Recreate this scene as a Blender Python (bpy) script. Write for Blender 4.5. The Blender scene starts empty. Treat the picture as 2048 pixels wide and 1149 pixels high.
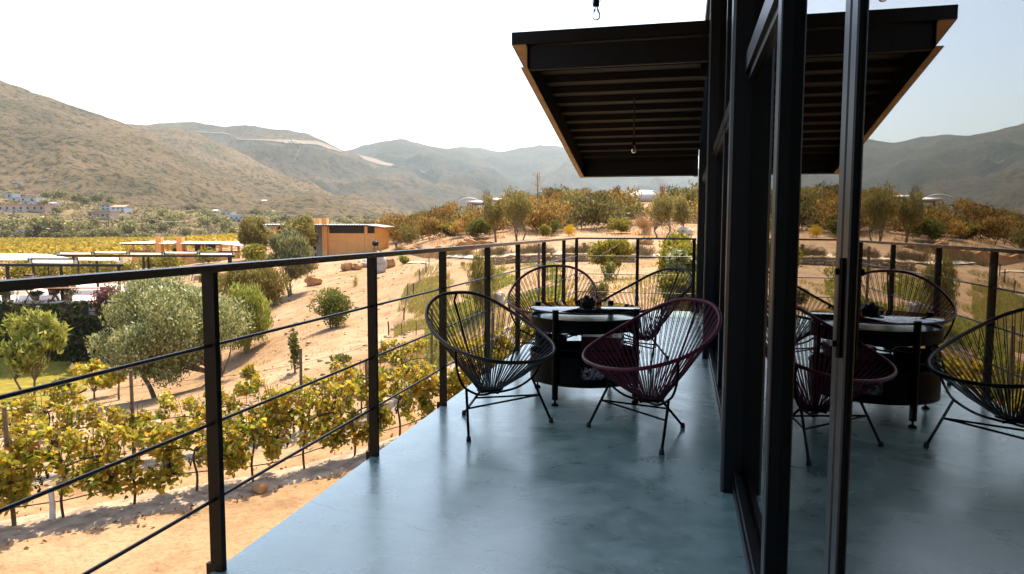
import bpy, math, random
import numpy as np
from mathutils import Vector, Matrix, noise as mnoise
from mathutils.bvhtree import BVHTree

S = bpy.context.scene
COL = S.collection
R = math.radians
rng = np.random.default_rng(7)
rnd = random.Random(11)

# ------------------------------------------------------------------ camera
CAM = Vector((0.0, 0.0, 1.25))
PITCH, YAW, ROLL, FPX = R(4.644), R(13.452), R(0.154), 1430.0
_F = Vector((-math.sin(YAW) * math.cos(PITCH), math.cos(YAW) * math.cos(PITCH), -math.sin(PITCH)))
_R = Vector((math.cos(YAW), math.sin(YAW), 0))
_U = _R.cross(_F)
_R2 = math.cos(ROLL) * _R + math.sin(ROLL) * _U
_U2 = -math.sin(ROLL) * _R + math.cos(ROLL) * _U
cam = bpy.data.cameras.new('camera')
cam.sensor_width = 36.0
cam.lens = FPX / 2048 * 36.0
cam.clip_start, cam.clip_end = 0.05, 30000
co = bpy.data.objects.new('camera', cam)
COL.objects.link(co)
co.matrix_world = Matrix(((_R2.x, _U2.x, -_F.x, CAM.x), (_R2.y, _U2.y, -_F.y, CAM.y), (_R2.z, _U2.z, -_F.z, CAM.z), (0, 0, 0, 1)))
S.camera = co

# ------------------------------------------------------------------ sky, sun, exposure
SUN_EL, SUN_AZ = R(62), R(-3)          # azimuth from +Y (along the facade) towards +X
W = bpy.data.worlds.new('World')
S.world = W
W.use_nodes = True
wn = W.node_tree
sky = wn.nodes.new('ShaderNodeTexSky')
sky.sky_type = 'NISHITA'
sky.sun_disc = False
sky.sun_elevation = SUN_EL
sky.sun_rotation = SUN_AZ
sky.air_density, sky.dust_density, sky.ozone_density = 1.0, 2.5, 1.0
bg = wn.nodes['Background']
bg.inputs['Strength'].default_value = 0.15
wn.links.new(sky.outputs[0], bg.inputs['Color'])
sl = bpy.data.lights.new('sun', 'SUN')
sl.energy, sl.angle, sl.color = 4.3, R(0.53), (1.0, 0.85, 0.62)
so = bpy.data.objects.new('sun', sl)
COL.objects.link(so)
sd = Vector((math.sin(SUN_AZ) * math.cos(SUN_EL), math.cos(SUN_AZ) * math.cos(SUN_EL), math.sin(SUN_EL)))
so.rotation_euler = sd.to_track_quat('Z', 'Y').to_euler()
so.location = sd * 50
vs = S.view_settings
vs.view_transform, vs.look, vs.exposure, vs.gamma = 'Standard', 'None', 1.3, 1.0
S.cycles.use_denoising = True
S.cycles.max_bounces = 10
S.cycles.volume_bounces = 0
S.cycles.transparent_max_bounces = 24
S.cycles.volume_step_rate = 4

# ------------------------------------------------------------------ helpers
def ray(px, py):
    px, py = float(px), float(py)
    return _F + (px - 1024) / FPX * _R2 - (py - 574.5) / FPX * _U2

def at(px, py, dep):
    return CAM + ray(px, py) * float(dep)

class MB:
    """collects pieces of one mesh"""
    def __init__(s):
        s.v, s.f, s.sm = [], [], []
    def add(s, vs_, fs, smooth=False):
        o = len(s.v)
        s.v.extend([tuple(p) for p in vs_])
        s.f.extend([tuple(i + o for i in f) for f in fs])
        s.sm.extend([smooth] * len(fs))
        return s
    def box(s, a, b, rz=0.0, c=None):
        x0, y0, z0 = a; x1, y1, z1 = b
        vv = [Vector(p) for p in ((x0,y0,z0),(x1,y0,z0),(x1,y1,z0),(x0,y1,z0),(x0,y0,z1),(x1,y0,z1),(x1,y1,z1),(x0,y1,z1))]
        if rz:
            m = Matrix.Rotation(rz, 3, 'Z'); c = Vector(c or (0,0,0))
            vv = [m @ (p - c) + c for p in vv]
        return s.add(vv, [(0,3,2,1),(4,5,6,7),(0,1,5,4),(1,2,6,5),(2,3,7,6),(3,0,4,7)])
    def tube(s, pts, r, n=8, closed=False, caps=True, taper=None):
        pts = [Vector(p) for p in pts]
        L = len(pts); vv = []; prev = None
        for i, p in enumerate(pts):
            a = pts[(i - 1) % L] if (closed or i > 0) else p
            b = pts[(i + 1) % L] if (closed or i < L - 1) else p
            t = (b - a).normalized()
            if prev is None:
                ref = Vector((0, 0, 1)) if abs(t.z) < 0.9 else Vector((1, 0, 0))
                u = t.cross(ref).normalized()
            else:
                u = (prev - t * prev.dot(t)).normalized()
            w = t.cross(u); prev = u
            rr = r if taper is None else r * (1 + (taper - 1) * i / max(1, L - 1))
            for k in range(n):
                q = 2 * math.pi * k / n
                vv.append(p + (u * math.cos(q) + w * math.sin(q)) * rr)
        ff = []
        for i in range(L if closed else L - 1):
            j = (i + 1) % L
            for k in range(n):
                k2 = (k + 1) % n
                ff.append((i*n+k, i*n+k2, j*n+k2, j*n+k))
        s.add(vv, ff, True)
        if caps and not closed:
            s.add(vv[:n], [tuple(range(n - 1, -1, -1))]); s.add(vv[-n:], [tuple(range(n))])
        return s
    def lathe(s, prof, n=24, c=(0, 0, 0), smooth=True, a0=0.0, a1=2*math.pi):
        c = Vector(c); full = abs(a1 - a0 - 2*math.pi) < 1e-6
        m = n if full else n + 1
        vv = [c + Vector((r*math.cos(a0+(a1-a0)*k/n), r*math.sin(a0+(a1-a0)*k/n), z)) for r, z in prof for k in range(m)]
        ff = []
        for i in range(len(prof) - 1):
            for k in range(n):
                k2 = (k + 1) % m
                ff.append((i*m+k, i*m+k2, (i+1)*m+k2, (i+1)*m+k))
        return s.add(vv, ff, smooth)
    def sphere(s, c, r, nu=12, nv=8, jitter=0.0, rg=None):
        c = Vector(c); r = Vector(r) if not isinstance(r, (int, float)) else Vector((r, r, r))
        vv = [c + Vector((0, 0, -r.z))]
        for i in range(1, nv):
            th = -math.pi/2 + math.pi*i/nv
            for k in range(nu):
                ph = 2*math.pi*k/nu
                d = Vector((math.cos(th)*math.cos(ph), math.cos(th)*math.sin(ph), math.sin(th)))
                q = 1 + (jitter * mnoise.fractal(d*1.7 + c*3.1, 1.0, 2.0, 4) if jitter else 0)
                vv.append(c + Vector((d.x*r.x, d.y*r.y, d.z*r.z)) * q)
        vv.append(c + Vector((0, 0, r.z)))
        ff = [(0, 1+(k+1) % nu, 1+k) for k in range(nu)]
        for i in range(nv-2):
            for k in range(nu):
                k2 = (k+1) % nu
                ff.append((1+i*nu+k, 1+i*nu+k2, 1+(i+1)*nu+k2, 1+(i+1)*nu+k))
        b = 1+(nv-2)*nu; t = len(vv)-1
        ff += [(b+k, b+(k+1) % nu, t) for k in range(nu)]
        return s.add(vv, ff, True)
    def leaves(s, C, L, Wd, up=0.0, outc=None, outw=0.0, g=None, shape='diamond', droop=0.0):
        """N flat leaves: centres C (N,3), length L and width Wd (scalars or arrays)"""
        g = g or rng
        C = np.asarray(C, float); N = len(C)
        if N == 0: return s
        a = g.normal(size=(N, 3)); a /= np.linalg.norm(a, axis=1)[:, None]
        a[:, 2] += up
        if outc is not None:
            o = C - np.asarray(outc, float); o /= (np.linalg.norm(o, axis=1)[:, None] + 1e-6)
            a += o * outw
        a[:, 2] -= droop
        a /= (np.linalg.norm(a, axis=1)[:, None] + 1e-9)
        b = g.normal(size=(N, 3)); b -= a * (a * b).sum(1)[:, None]; b /= (np.linalg.norm(b, axis=1)[:, None] + 1e-9)
        if shape == 'vine':
            T = np.array([(-.45, 0), (-.30, -.42), (.05, -.52), (.12, -.30), (.55, 0), (.12, .30), (.05, .52), (-.30, .42)])
        elif shape == 'quad':
            T = np.array([(-.5, -.5), (.5, -.5), (.5, .5), (-.5, .5)])
        else:
            T = np.array([(-.5, 0), (0, -.5), (.5, 0), (0, .5)])
        L = np.broadcast_to(np.asarray(L, float), (N,)) * (0.7 + 0.6 * g.random(N))
        Wd = np.broadcast_to(np.asarray(Wd, float), (N,)) * (0.7 + 0.6 * g.random(N))
        V = C[:, None, :] + (T[None, :, 0:1] * L[:, None, None]) * a[:, None, :] + (T[None, :, 1:2] * Wd[:, None, None]) * b[:, None, :]
        if shape == 'vine':
            nrm = np.cross(a, b); V = V + nrm[:, None, :] * (np.abs(T[:, 1])[None, :, None] * Wd[:, None, None] * 0.35)
        k = len(T); o = len(s.v)
        s.v.extend(map(tuple, V.reshape(-1, 3).tolist()))
        s.f.extend([tuple(range(o + i*k, o + i*k + k)) for i in range(N)])
        s.sm.extend([False] * N)
        return s
    def build(s, name, mat, parent=None, loc=None, origin=None):
        v = s.v
        if origin is not None:
            ox, oy, oz = origin
            v = [(p[0]-ox, p[1]-oy, p[2]-oz) for p in v]
        me = bpy.data.meshes.new(name)
        me.from_pydata(v, [], s.f)
        me.polygons.foreach_set('use_smooth', s.sm)
        if mat: me.materials.append(mat)
        me.update()
        o = bpy.data.objects.new(name, me)
        COL.objects.link(o)
        if parent: o.parent = parent
        if loc is not None: o.location = loc
        return o

def tag(o, label=None, cat=None, group=None, kind=None):
    if label: o['label'] = label
    if cat: o['category'] = cat
    if group: o['group'] = group
    if kind: o['kind'] = kind
    return o

def thing(name, label, cat, loc=(0, 0, 0), rz=0.0, group=None):
    o = bpy.data.objects.new(name, None)
    o.empty_display_size = 0.1
    COL.objects.link(o)
    o.location = loc; o.rotation_euler = (0, 0, rz)
    return tag(o, label, cat, group)

def copy_tree(o, parent=None):
    c = o.copy(); COL.objects.link(c)
    if parent: c.parent = parent
    for ch in list(o.children):
        copy_tree(ch, c)
    return c

# ------------------------------------------------------------------ materials
def mat(name):
    m = bpy.data.materials.new(name); m.use_nodes = True
    nt = m.node_tree
    return m, nt, nt.nodes['Principled BSDF']

def nd(nt, t, **kw):
    n = nt.nodes.new(t)
    for k, v in kw.items():
        if k in n.inputs.keys() if hasattr(n.inputs, 'keys') else False: n.inputs[k].default_value = v
        else: setattr(n, k, v)
    return n

def ramp(nt, stops, src=None, interp='LINEAR'):
    n = nt.nodes.new('ShaderNodeValToRGB'); cr = n.color_ramp; cr.interpolation = interp
    while len(cr.elements) < len(stops): cr.elements.new(0.5)
    for e, (p, c) in zip(cr.elements, stops):
        e.position = p; e.color = (*c, 1) if len(c) == 3 else c
    if src: nt.links.new(src, n.inputs[0])
    return n

def noise_tex(nt, scale, detail=4, rough=0.55, coord='Object', dist=0.0, vec=None):
    n = nt.nodes.new('ShaderNodeTexNoise')
    n.inputs['Scale'].default_value = scale; n.inputs['Detail'].default_value = detail
    n.inputs['Roughness'].default_value = rough; n.inputs['Distortion'].default_value = dist
    if vec is None:
        tc = nt.nodes.new('ShaderNodeTexCoord'); vec = tc.outputs[coord]
    nt.links.new(vec, n.inputs['Vector'])
    return n

def bump(nt, src, strength, dist, bsdf, prev=None):
    b = nt.nodes.new('ShaderNodeBump'); b.inputs['Strength'].default_value = strength; b.inputs['Distance'].default_value = dist
    nt.links.new(src, b.inputs['Height'])
    if prev: nt.links.new(prev.outputs[0], b.inputs['Normal'])
    nt.links.new(b.outputs[0], bsdf.inputs['Normal'])
    return b

def mixc(nt, fac, a, b, mode='MIX'):
    n = nt.nodes.new('ShaderNodeMix'); n.data_type = 'RGBA'; n.blend_type = mode
    for sock, v in ((n.inputs[0], fac), (n.inputs[6], a), (n.inputs[7], b)):
        if isinstance(v, (int, float)): sock.default_value = v
        elif isinstance(v, tuple): sock.default_value = (*v, 1) if len(v) == 3 else v
        else: nt.links.new(v, sock)
    return n.outputs[2]

def plain(name, col, rough=0.6, metal=0.0, var=0.25, scale=6.0, bmp=0.0, bscale=40.0, spec=0.5):
    m, nt, b = mat(name)
    n = noise_tex(nt, scale)
    lo = tuple(c*(1-var) for c in col); hi = tuple(min(1, c*(1+var)) for c in col)
    r = ramp(nt, [(0.3, lo), (0.7, hi)], n.outputs[0])
    nt.links.new(r.outputs[0], b.inputs['Base Color'])
    b.inputs['Roughness'].default_value = rough; b.inputs['Metallic'].default_value = metal
    b.inputs['Specular IOR Level'].default_value = spec
    if bmp:
        n2 = noise_tex(nt, bscale)
        bump(nt, n2.outputs[0], bmp, 0.01, b)
    return m

def leafmat(name, stops, trans=0.35, rough=0.55, clump=None, clumpscale=0.6, objvar=0.0):
    """leaf colours vary leaf by leaf and clump by clump; light passes through the blades"""
    m, nt, b = mat(name)
    g = nt.nodes.new('ShaderNodeNewGeometry')
    r = ramp(nt, stops, g.outputs['Random Per Island'])
    col = r.outputs[0]
    if clump:
        n = noise_tex(nt, clumpscale, 2)
        f = ramp(nt, [(0.42, (0, 0, 0)), (0.62, (1, 1, 1))], n.outputs[0])
        col = mixc(nt, f.outputs[0], col, mixc(nt, 0.6, col, clump))
    if objvar:
        oi = nt.nodes.new('ShaderNodeObjectInfo')
        hs = nt.nodes.new('ShaderNodeHueSaturation')
        mr = nt.nodes.new('ShaderNodeMapRange'); mr.inputs[3].default_value = 1 - objvar; mr.inputs[4].default_value = 1 + objvar
        nt.links.new(oi.outputs['Random'], mr.inputs[0]); nt.links.new(mr.outputs[0], hs.inputs['Value'])
        nt.links.new(col, hs.inputs['Color']); col = hs.outputs[0]
    nt.links.new(col, b.inputs['Base Color'])
    b.inputs['Roughness'].default_value = rough
    b.inputs['Specular IOR Level'].default_value = 0.3
    t = nt.nodes.new('ShaderNodeBsdfTranslucent'); nt.links.new(col, t.inputs[0])
    mx = nt.nodes.new('ShaderNodeMixShader'); mx.inputs[0].default_value = trans
    nt.links.new(b.outputs[0], mx.inputs[1]); nt.links.new(t.outputs[0], mx.inputs[2])
    nt.links.new(mx.outputs[0], nt.nodes['Material Output'].inputs[0])
    return m

M = {}
M['frame'] = plain('painted steel', (0.003, 0.004, 0.005), 0.36, 0.0, 0.25, 3.0, 0.05, 90, 0.35)
M['rail'] = plain('railing steel', (0.005, 0.004, 0.003), 0.42, 0.0, 0.3, 5.0, 0.08, 120, 0.16)
M['handrail'] = plain('handrail steel', (0.012, 0.014, 0.016), 0.26, 0.0, 0.2, 5.0, 0.04, 120, 1.0)
M['rod'] = plain('rod steel', (0.02, 0.022, 0.024), 0.3, 0.3, 0.3, 5.0)
M['alu'] = plain('anodised frame', (0.003, 0.004, 0.005), 0.36, 0.0, 0.15, 2.0, spec=0.30)
M['canopy'] = plain('canopy steel', (0.003, 0.0028, 0.0025), 0.5, 0.0, 0.3, 4.0, 0.05, 60, 0.2)
M['deckrib'] = plain('corrugated decking', (0.0022, 0.0018, 0.0015), 0.5, 0.0, 0.3, 4.0, spec=0.10)
M['flange'] = plain('bounce lit flange', (0.29, 0.185, 0.08), 0.6, 0.0, 0.3, 6.0)  # brown of light bounced off the ground, painted into the base colour
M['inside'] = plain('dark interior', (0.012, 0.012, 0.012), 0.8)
M['black'] = plain('black metal', (0.002, 0.003, 0.0035), 0.38, 0.0, 0.3, 8.0, 0.04, 80, 0.05)
M['cordblack'] = plain('black cord', (0.005, 0.006, 0.007), 0.42, 0.0, 0.3, 20.0, spec=0.35)
M['cordwine'] = plain('wine red cord', (0.075, 0.006, 0.017), 0.42, 0.0, 0.3, 20.0, spec=0.25)
M['rubber'] = plain('rubber', (0.012, 0.012, 0.012), 0.8)
M['wood'] = plain('table wood', (0.42, 0.17, 0.07), 0.5, 0.0, 0.3, 6.0)
M['barrel'] = plain('barrel oak', (0.16, 0.085, 0.045), 0.6, 0.0, 0.35, 9.0)
M['white'] = plain('white paint', (0.72, 0.70, 0.66), 0.6, 0.0, 0.08, 1.0)
M['bark'] = plain('bark', (0.16, 0.115, 0.075), 0.85, 0.0, 0.4, 8.0, 0.5, 25)
M['darkbark'] = plain('dark bark', (0.075, 0.052, 0.036), 0.85, 0.0, 0.4, 8.0, 0.5, 25)
M['stake'] = plain('weathered stake', (0.17, 0.11, 0.065), 0.85, 0.0, 0.4, 10.0, 0.3, 40)
M['terracotta'] = plain('orange stucco', (0.86, 0.40, 0.13), 0.85, 0.0, 0.10, 1.2, 0.25, 30)
M['terradark'] = plain('deep orange stucco', (0.80, 0.36, 0.07), 0.85, 0.0, 0.12, 1.2, 0.25, 30)
M['greywall'] = plain('grey plaster', (0.42, 0.39, 0.35), 0.8, 0.0, 0.1, 1.5)
M['roofmetal'] = plain('galvanised roof', (0.55, 0.53, 0.49), 0.4, 0.5, 0.12, 3.0)
M['darkgap'] = plain('dark opening', (0.02, 0.015, 0.012), 0.6)
M['shade'] = plain('shade cloth', (0.86, 0.78, 0.70), 0.9, 0.0, 0.05, 2.0)
M['boulder'] = plain('pale granite', (0.46, 0.41, 0.35), 0.85, 0.0, 0.35, 2.2, 0.6, 9)
M['rustboulder'] = plain('rusty boulder', (0.42, 0.23, 0.095), 0.85, 0.0, 0.35, 2.5, 0.6, 9)
M['tent'] = plain('white tent skin', (0.52, 0.49, 0.46), 0.45, 0.0, 0.05, 1.0)
M['grape'] = plain('dark grapes', (0.015, 0.010, 0.022), 0.45, 0.0, 0.3, 30)
M['stone'] = plain('grey stones', (0.34, 0.33, 0.32), 0.8, 0.0, 0.5, 30.0, 0.5, 60)
M['wallstone'] = plain('dry wall stones', (0.40, 0.27, 0.15), 0.85, 0.0, 0.45, 3.0, 0.6, 12)
M['leaftie'] = plain('white wrap', (0.7, 0.66, 0.62), 0.7)
M['hose'] = plain('drip hose', (0.02, 0.02, 0.02), 0.5)
M['palehose'] = plain('pale hose', (0.55, 0.46, 0.36), 0.6)

def deck_material():
    m, nt, b = mat('polished concrete')
    tc = nt.nodes.new('ShaderNodeTexCoord')
    n1 = noise_tex(nt, 1.3, 6, 0.6, vec=tc.outputs['Object'], dist=0.6)
    n2 = noise_tex(nt, 5.0, 9, 0.68, vec=tc.outputs['Object'], dist=0.2)
    mp = nt.nodes.new('ShaderNodeMapping'); mp.inputs['Scale'].default_value = (1.2, 7.0, 1)
    nt.links.new(tc.outputs['Object'], mp.inputs[0])
    n3 = noise_tex(nt, 1.1, 7, 0.62, vec=mp.outputs[0], dist=0.15)       # trowel sweeps across the floor
    c1 = ramp(nt, [(0.30, (0.165, 0.245, 0.235)), (0.5, (0.25, 0.340, 0.32)), (0.70, (0.33, 0.42, 0.395))], n1.outputs[0])
    c2 = ramp(nt, [(0.32, (0.50, 0.55, 0.56)), (0.52, (1.0, 1.0, 1.0)), (0.70, (1.38, 1.32, 1.28))], n2.outputs[0])
    col = mixc(nt, 0.75, c1.outputs[0], c2.outputs[0], 'MULTIPLY')
    c3 = ramp(nt, [(0.40, (0.85, 0.86, 0.87)), (0.62, (1.08, 1.08, 1.08))], n3.outputs[0])
    col = mixc(nt, 0.6, col, c3.outputs[0], 'MULTIPLY')
    # hairline cracks running across the slab
    sp = nt.nodes.new('ShaderNodeSeparateXYZ'); nt.links.new(tc.outputs['Object'], sp.inputs[0])
    nw = noise_tex(nt, 2.3, 7, 0.62, vec=tc.outputs['Object'])
    crack = None
    for y0, sl_, amp in ((3.46, -0.10, 0.34), (2.42, -0.28, 0.30)):
        a = nt.nodes.new('ShaderNodeMath'); a.operation = 'MULTIPLY_ADD'; a.inputs[1].default_value = sl_; a.inputs[2].default_value = y0
        nt.links.new(sp.outputs[0], a.inputs[0])
        w = nt.nodes.new('ShaderNodeMath'); w.operation = 'MULTIPLY_ADD'; w.inputs[1].default_value = amp; w.inputs[2].default_value = -amp/2
        nt.links.new(nw.outputs[0], w.inputs[0])
        s1 = nt.nodes.new('ShaderNodeMath'); s1.operation = 'ADD'; nt.links.new(a.outputs[0], s1.inputs[0]); nt.links.new(w.outputs[0], s1.inputs[1])
        d = nt.nodes.new('ShaderNodeMath'); d.operation = 'SUBTRACT'; nt.links.new(sp.outputs[1], d.inputs[0]); nt.links.new(s1.outputs[0], d.inputs[1])
        ab = nt.nodes.new('ShaderNodeMath'); ab.operation = 'ABSOLUTE'; nt.links.new(d.outputs[0], ab.inputs[0])
        lt = nt.nodes.new('ShaderNodeMapRange'); lt.inputs[1].default_value = 0.0015; lt.inputs[2].default_value = 0.007; lt.inputs[3].default_value = 1; lt.inputs[4].default_value = 0
        nt.links.new(ab.outputs[0], lt.inputs[0])
        if crack is None: crack = lt.outputs[0]
        else:
            mx = nt.nodes.new('ShaderNodeMath'); mx.operation = 'MAXIMUM'; nt.links.new(crack, mx.inputs[0]); nt.links.new(lt.outputs[0], mx.inputs[1]); crack = mx.outputs[0]
    gap = ramp(nt, [(0.42, (0.15, 0.15, 0.15)), (0.58, (0.8, 0.8, 0.8))], n2.outputs[0])
    cm = nt.nodes.new('ShaderNodeMath'); cm.operation = 'MULTIPLY'; nt.links.new(crack, cm.inputs[0]); nt.links.new(gap.outputs[0], cm.inputs[1])
    col = mixc(nt, cm.outputs[0], col, (0.035, 0.05, 0.055))
    # small dark chips
    vo = nt.nodes.new('ShaderNodeTexVoronoi'); vo.inputs['Scale'].default_value = 2.6; nt.links.new(tc.outputs['Object'], vo.inputs['Vector'])
    chip = nt.nodes.new('ShaderNodeMapRange'); chip.inputs[1].default_value = 0.018; chip.inputs[2].default_value = 0.03; chip.inputs[3].default_value = 0.7; chip.inputs[4].default_value = 0
    nt.links.new(vo.outputs['Distance'], chip.inputs[0])
    col = mixc(nt, chip.outputs[0], col, (0.05, 0.06, 0.06))
    nt.links.new(col, b.inputs['Base Color'])
    rr = nt.nodes.new('ShaderNodeMapRange'); rr.inputs[1].default_value = 0.3; rr.inputs[2].default_value = 0.7; rr.inputs[3].default_value = 0.20; rr.inputs[4].default_value = 0.52
    nt.links.new(n2.outputs[0], rr.inputs[0]); nt.links.new(rr.outputs[0], b.inputs['Roughness'])
    b.inputs['Specular IOR Level'].default_value = 0.6
    b.inputs['Coat Weight'].default_value = 1.0; b.inputs['Coat Roughness'].default_value = 0.19; b.inputs['Coat IOR'].default_value = 1.62; b.inputs['Coat Tint'].default_value = (0.90, 1.0, 0.98, 1)
    cr_ = nt.nodes.new('ShaderNodeMapRange'); cr_.inputs[1].default_value = 0.32; cr_.inputs[2].default_value = 0.68; cr_.inputs[3].default_value = 0.17; cr_.inputs[4].default_value = 0.34
    nt.links.new(n1.outputs[0], cr_.inputs[0]); nt.links.new(cr_.outputs[0], b.inputs['Coat Roughness'])
    bp = bump(nt, n3.outputs[0], 0.12, 0.03, b)
    bump(nt, n2.outputs[0], 0.10, 0.006, b, bp)
    return m
M['deck'] = deck_material()

def glass_material():
    m, nt, b = mat('tinted window glass')
    nt.nodes.remove(b)
    gl = nt.nodes.new('ShaderNodeBsdfGlossy'); gl.inputs['Roughness'].default_value = 0.0; gl.inputs['Color'].default_value = (0.98, 0.95, 0.90, 1)
    tr = nt.nodes.new('ShaderNodeBsdfTransparent'); tr.inputs['Color'].default_value = (0.30, 0.33, 0.33, 1)
    nw_ = noise_tex(nt, 0.9, 1)
    bw_ = nt.nodes.new('ShaderNodeBump'); bw_.inputs['Strength'].default_value = 0.05; bw_.inputs['Distance'].default_value = 0.02
    nt.links.new(nw_.outputs[0], bw_.inputs['Height']); nt.links.new(bw_.outputs[0], gl.inputs['Normal'])
    fr = nt.nodes.new('ShaderNodeLayerWeight'); fr.inputs['Blend'].default_value = 0.62
    mr = nt.nodes.new('ShaderNodeMapRange'); mr.inputs[3].default_value = 0.24; mr.inputs[4].default_value = 0.66
    nt.links.new(fr.outputs['Fresnel'], mr.inputs[0])
    mx = nt.nodes.new('ShaderNodeMixShader')
    nt.links.new(mr.outputs[0], mx.inputs[0]); nt.links.new(tr.outputs[0], mx.inputs[1]); nt.links.new(gl.outputs[0], mx.inputs[2])
    nt.links.new(mx.outputs[0], nt.nodes['Material Output'].inputs[0])
    return m
M['glass'] = glass_material()

def clear_glass(name, tint, fac=0.12, rough=0.0):
    m, nt, b = mat(name)
    nt.nodes.remove(b)
    gl = nt.nodes.new('ShaderNodeBsdfGlossy'); gl.inputs['Roughness'].default_value = rough
    tr = nt.nodes.new('ShaderNodeBsdfTransparent'); tr.inputs['Color'].default_value = (*tint, 1)
    fr = nt.nodes.new('ShaderNodeFresnel'); fr.inputs['IOR'].default_value = 1.5
    mr = nt.nodes.new('ShaderNodeMapRange'); mr.inputs[3].default_value = fac; mr.inputs[4].default_value = 1.0
    nt.links.new(fr.outputs[0], mr.inputs[0])
    mx = nt.nodes.new('ShaderNodeMixShader')
    nt.links.new(mr.outputs[0], mx.inputs[0]); nt.links.new(tr.outputs[0], mx.inputs[1]); nt.links.new(gl.outputs[0], mx.inputs[2])
    nt.links.new(mx.outputs[0], nt.nodes['Material Output'].inputs[0])
    return m
M['tableglass'] = clear_glass('table glass', (0.62, 0.74, 0.74), 0.18)
M['bulb'] = clear_glass('bulb glass', (0.93, 0.97, 0.97), 0.03)
M['amberbulb'] = clear_glass('amber bulb glass', (0.92, 0.50, 0.08), 0.08)
M['amberglass'] = clear_glass('amber jar glass', (0.90, 0.52, 0.05), 0.04)

def ground_material():
    m, nt, b = mat('dry sandy ground')
    tc = nt.nodes.new('ShaderNodeTexCoord'); V = tc.outputs['Object']
    n1 = noise_tex(nt, 0.16, 6, 0.6, vec=V, dist=0.5); n2 = noise_tex(nt, 1.4, 8, 0.65, vec=V); n3 = noise_tex(nt, 14.0, 6, 0.7, vec=V)
    c1 = ramp(nt, [(0.30, (0.27, 0.160, 0.080)), (0.5, (0.35, 0.229, 0.133)), (0.72, (0.41, 0.288, 0.19))], n1.outputs[0])
    c2 = ramp(nt, [(0.34, (0.58, 0.54, 0.50)), (0.50, (0.98, 0.97, 0.96)), (0.66, (1.10, 1.09, 1.08))], n2.outputs[0])
    col = mixc(nt, 0.7, c1.outputs[0], c2.outputs[0], 'MULTIPLY')
    c3 = ramp(nt, [(0.34, (0.50, 0.45, 0.40)), (0.50, (1.0, 1.0, 1.0))], n3.outputs[0])
    col = mixc(nt, 0.6, col, c3.outputs[0], 'MULTIPLY')
    # dry brush tint far out on the plain and the village slope
    ln = nt.nodes.new('ShaderNodeVectorMath'); ln.operation = 'LENGTH'; nt.links.new(V, ln.inputs[0])
    far = nt.nodes.new('ShaderNodeMapRange'); far.inputs[1].default_value = 90; far.inputs[2].default_value = 240; nt.links.new(ln.outputs['Value'], far.inputs[0])
    nb = noise_tex(nt, 0.05, 8, 0.7, vec=V)
    nb2 = noise_tex(nt, 0.22, 6, 0.75, vec=V)
    brush = ramp(nt, [(0.40, (0.10, 0.075, 0.032)), (0.55, (0.17, 0.125, 0.06)), (0.68, (0.28, 0.20, 0.115))], nb.outputs[0])
    bsp = ramp(nt, [(0.42, (0.35, 0.40, 0.30)), (0.55, (1, 1, 1))], nb2.outputs[0])
    bm = mixc(nt, 0.8, brush.outputs[0], bsp.outputs[0], 'MULTIPLY')
    col = mixc(nt, far.outputs[0], col, bm)
    nt.links.new(col, b.inputs['Base Color'])
    b.inputs['Roughness'].default_value = 0.95; b.inputs['Specular IOR Level'].default_value = 0.1
    bp = bump(nt, n2.outputs[0], 0.7, 0.16, b)
    bump(nt, n3.outputs[0], 0.5, 0.025, b, bp)
    return m
M['ground'] = ground_material()

def hill_material(name, dry, green, dark, s1, s2):
    m, nt, b = mat(name)
    tc = nt.nodes.new('ShaderNodeTexCoord'); V = tc.outputs['Object']
    n1 = noise_tex(nt, s1, 8, 0.62, vec=V); n2 = noise_tex(nt, s2, 7, 0.78, vec=V)
    c1 = ramp(nt, [(0.36, green), (0.60, dry)], n1.outputs[0])
    c2 = ramp(nt, [(0.42, dark), (0.52, (1, 1, 1))], n2.outputs[0])
    col = mixc(nt, 0.85, c1.outputs[0], c2.outputs[0], 'MULTIPLY')
    nt.links.new(col, b.inputs['Base Color'])
    b.inputs['Roughness'].default_value = 0.95; b.inputs['Specular IOR Level'].default_value = 0.05
    bump(nt, n2.outputs[0], 1.0, 14.0, b)
    return m
M['hillnear'] = hill_material('near mountain brush', (0.275, 0.195, 0.108), (0.155, 0.125, 0.062), (0.16, 0.20, 0.17), 0.006, 0.10)
M['hillfar'] = hill_material('far mountain brush', (0.145, 0.108, 0.065), (0.065, 0.064, 0.042), (0.34, 0.38, 0.36), 0.004, 0.05)
M['hillhaze'] = hill_material('farthest mountain brush', (0.095, 0.078, 0.05), (0.042, 0.048, 0.036), (0.34, 0.38, 0.36), 0.004, 0.045)
M['track'] = plain('pale dirt track', (0.17, 0.128, 0.09), 0.95, 0.0, 0.15, 0.05)

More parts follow.
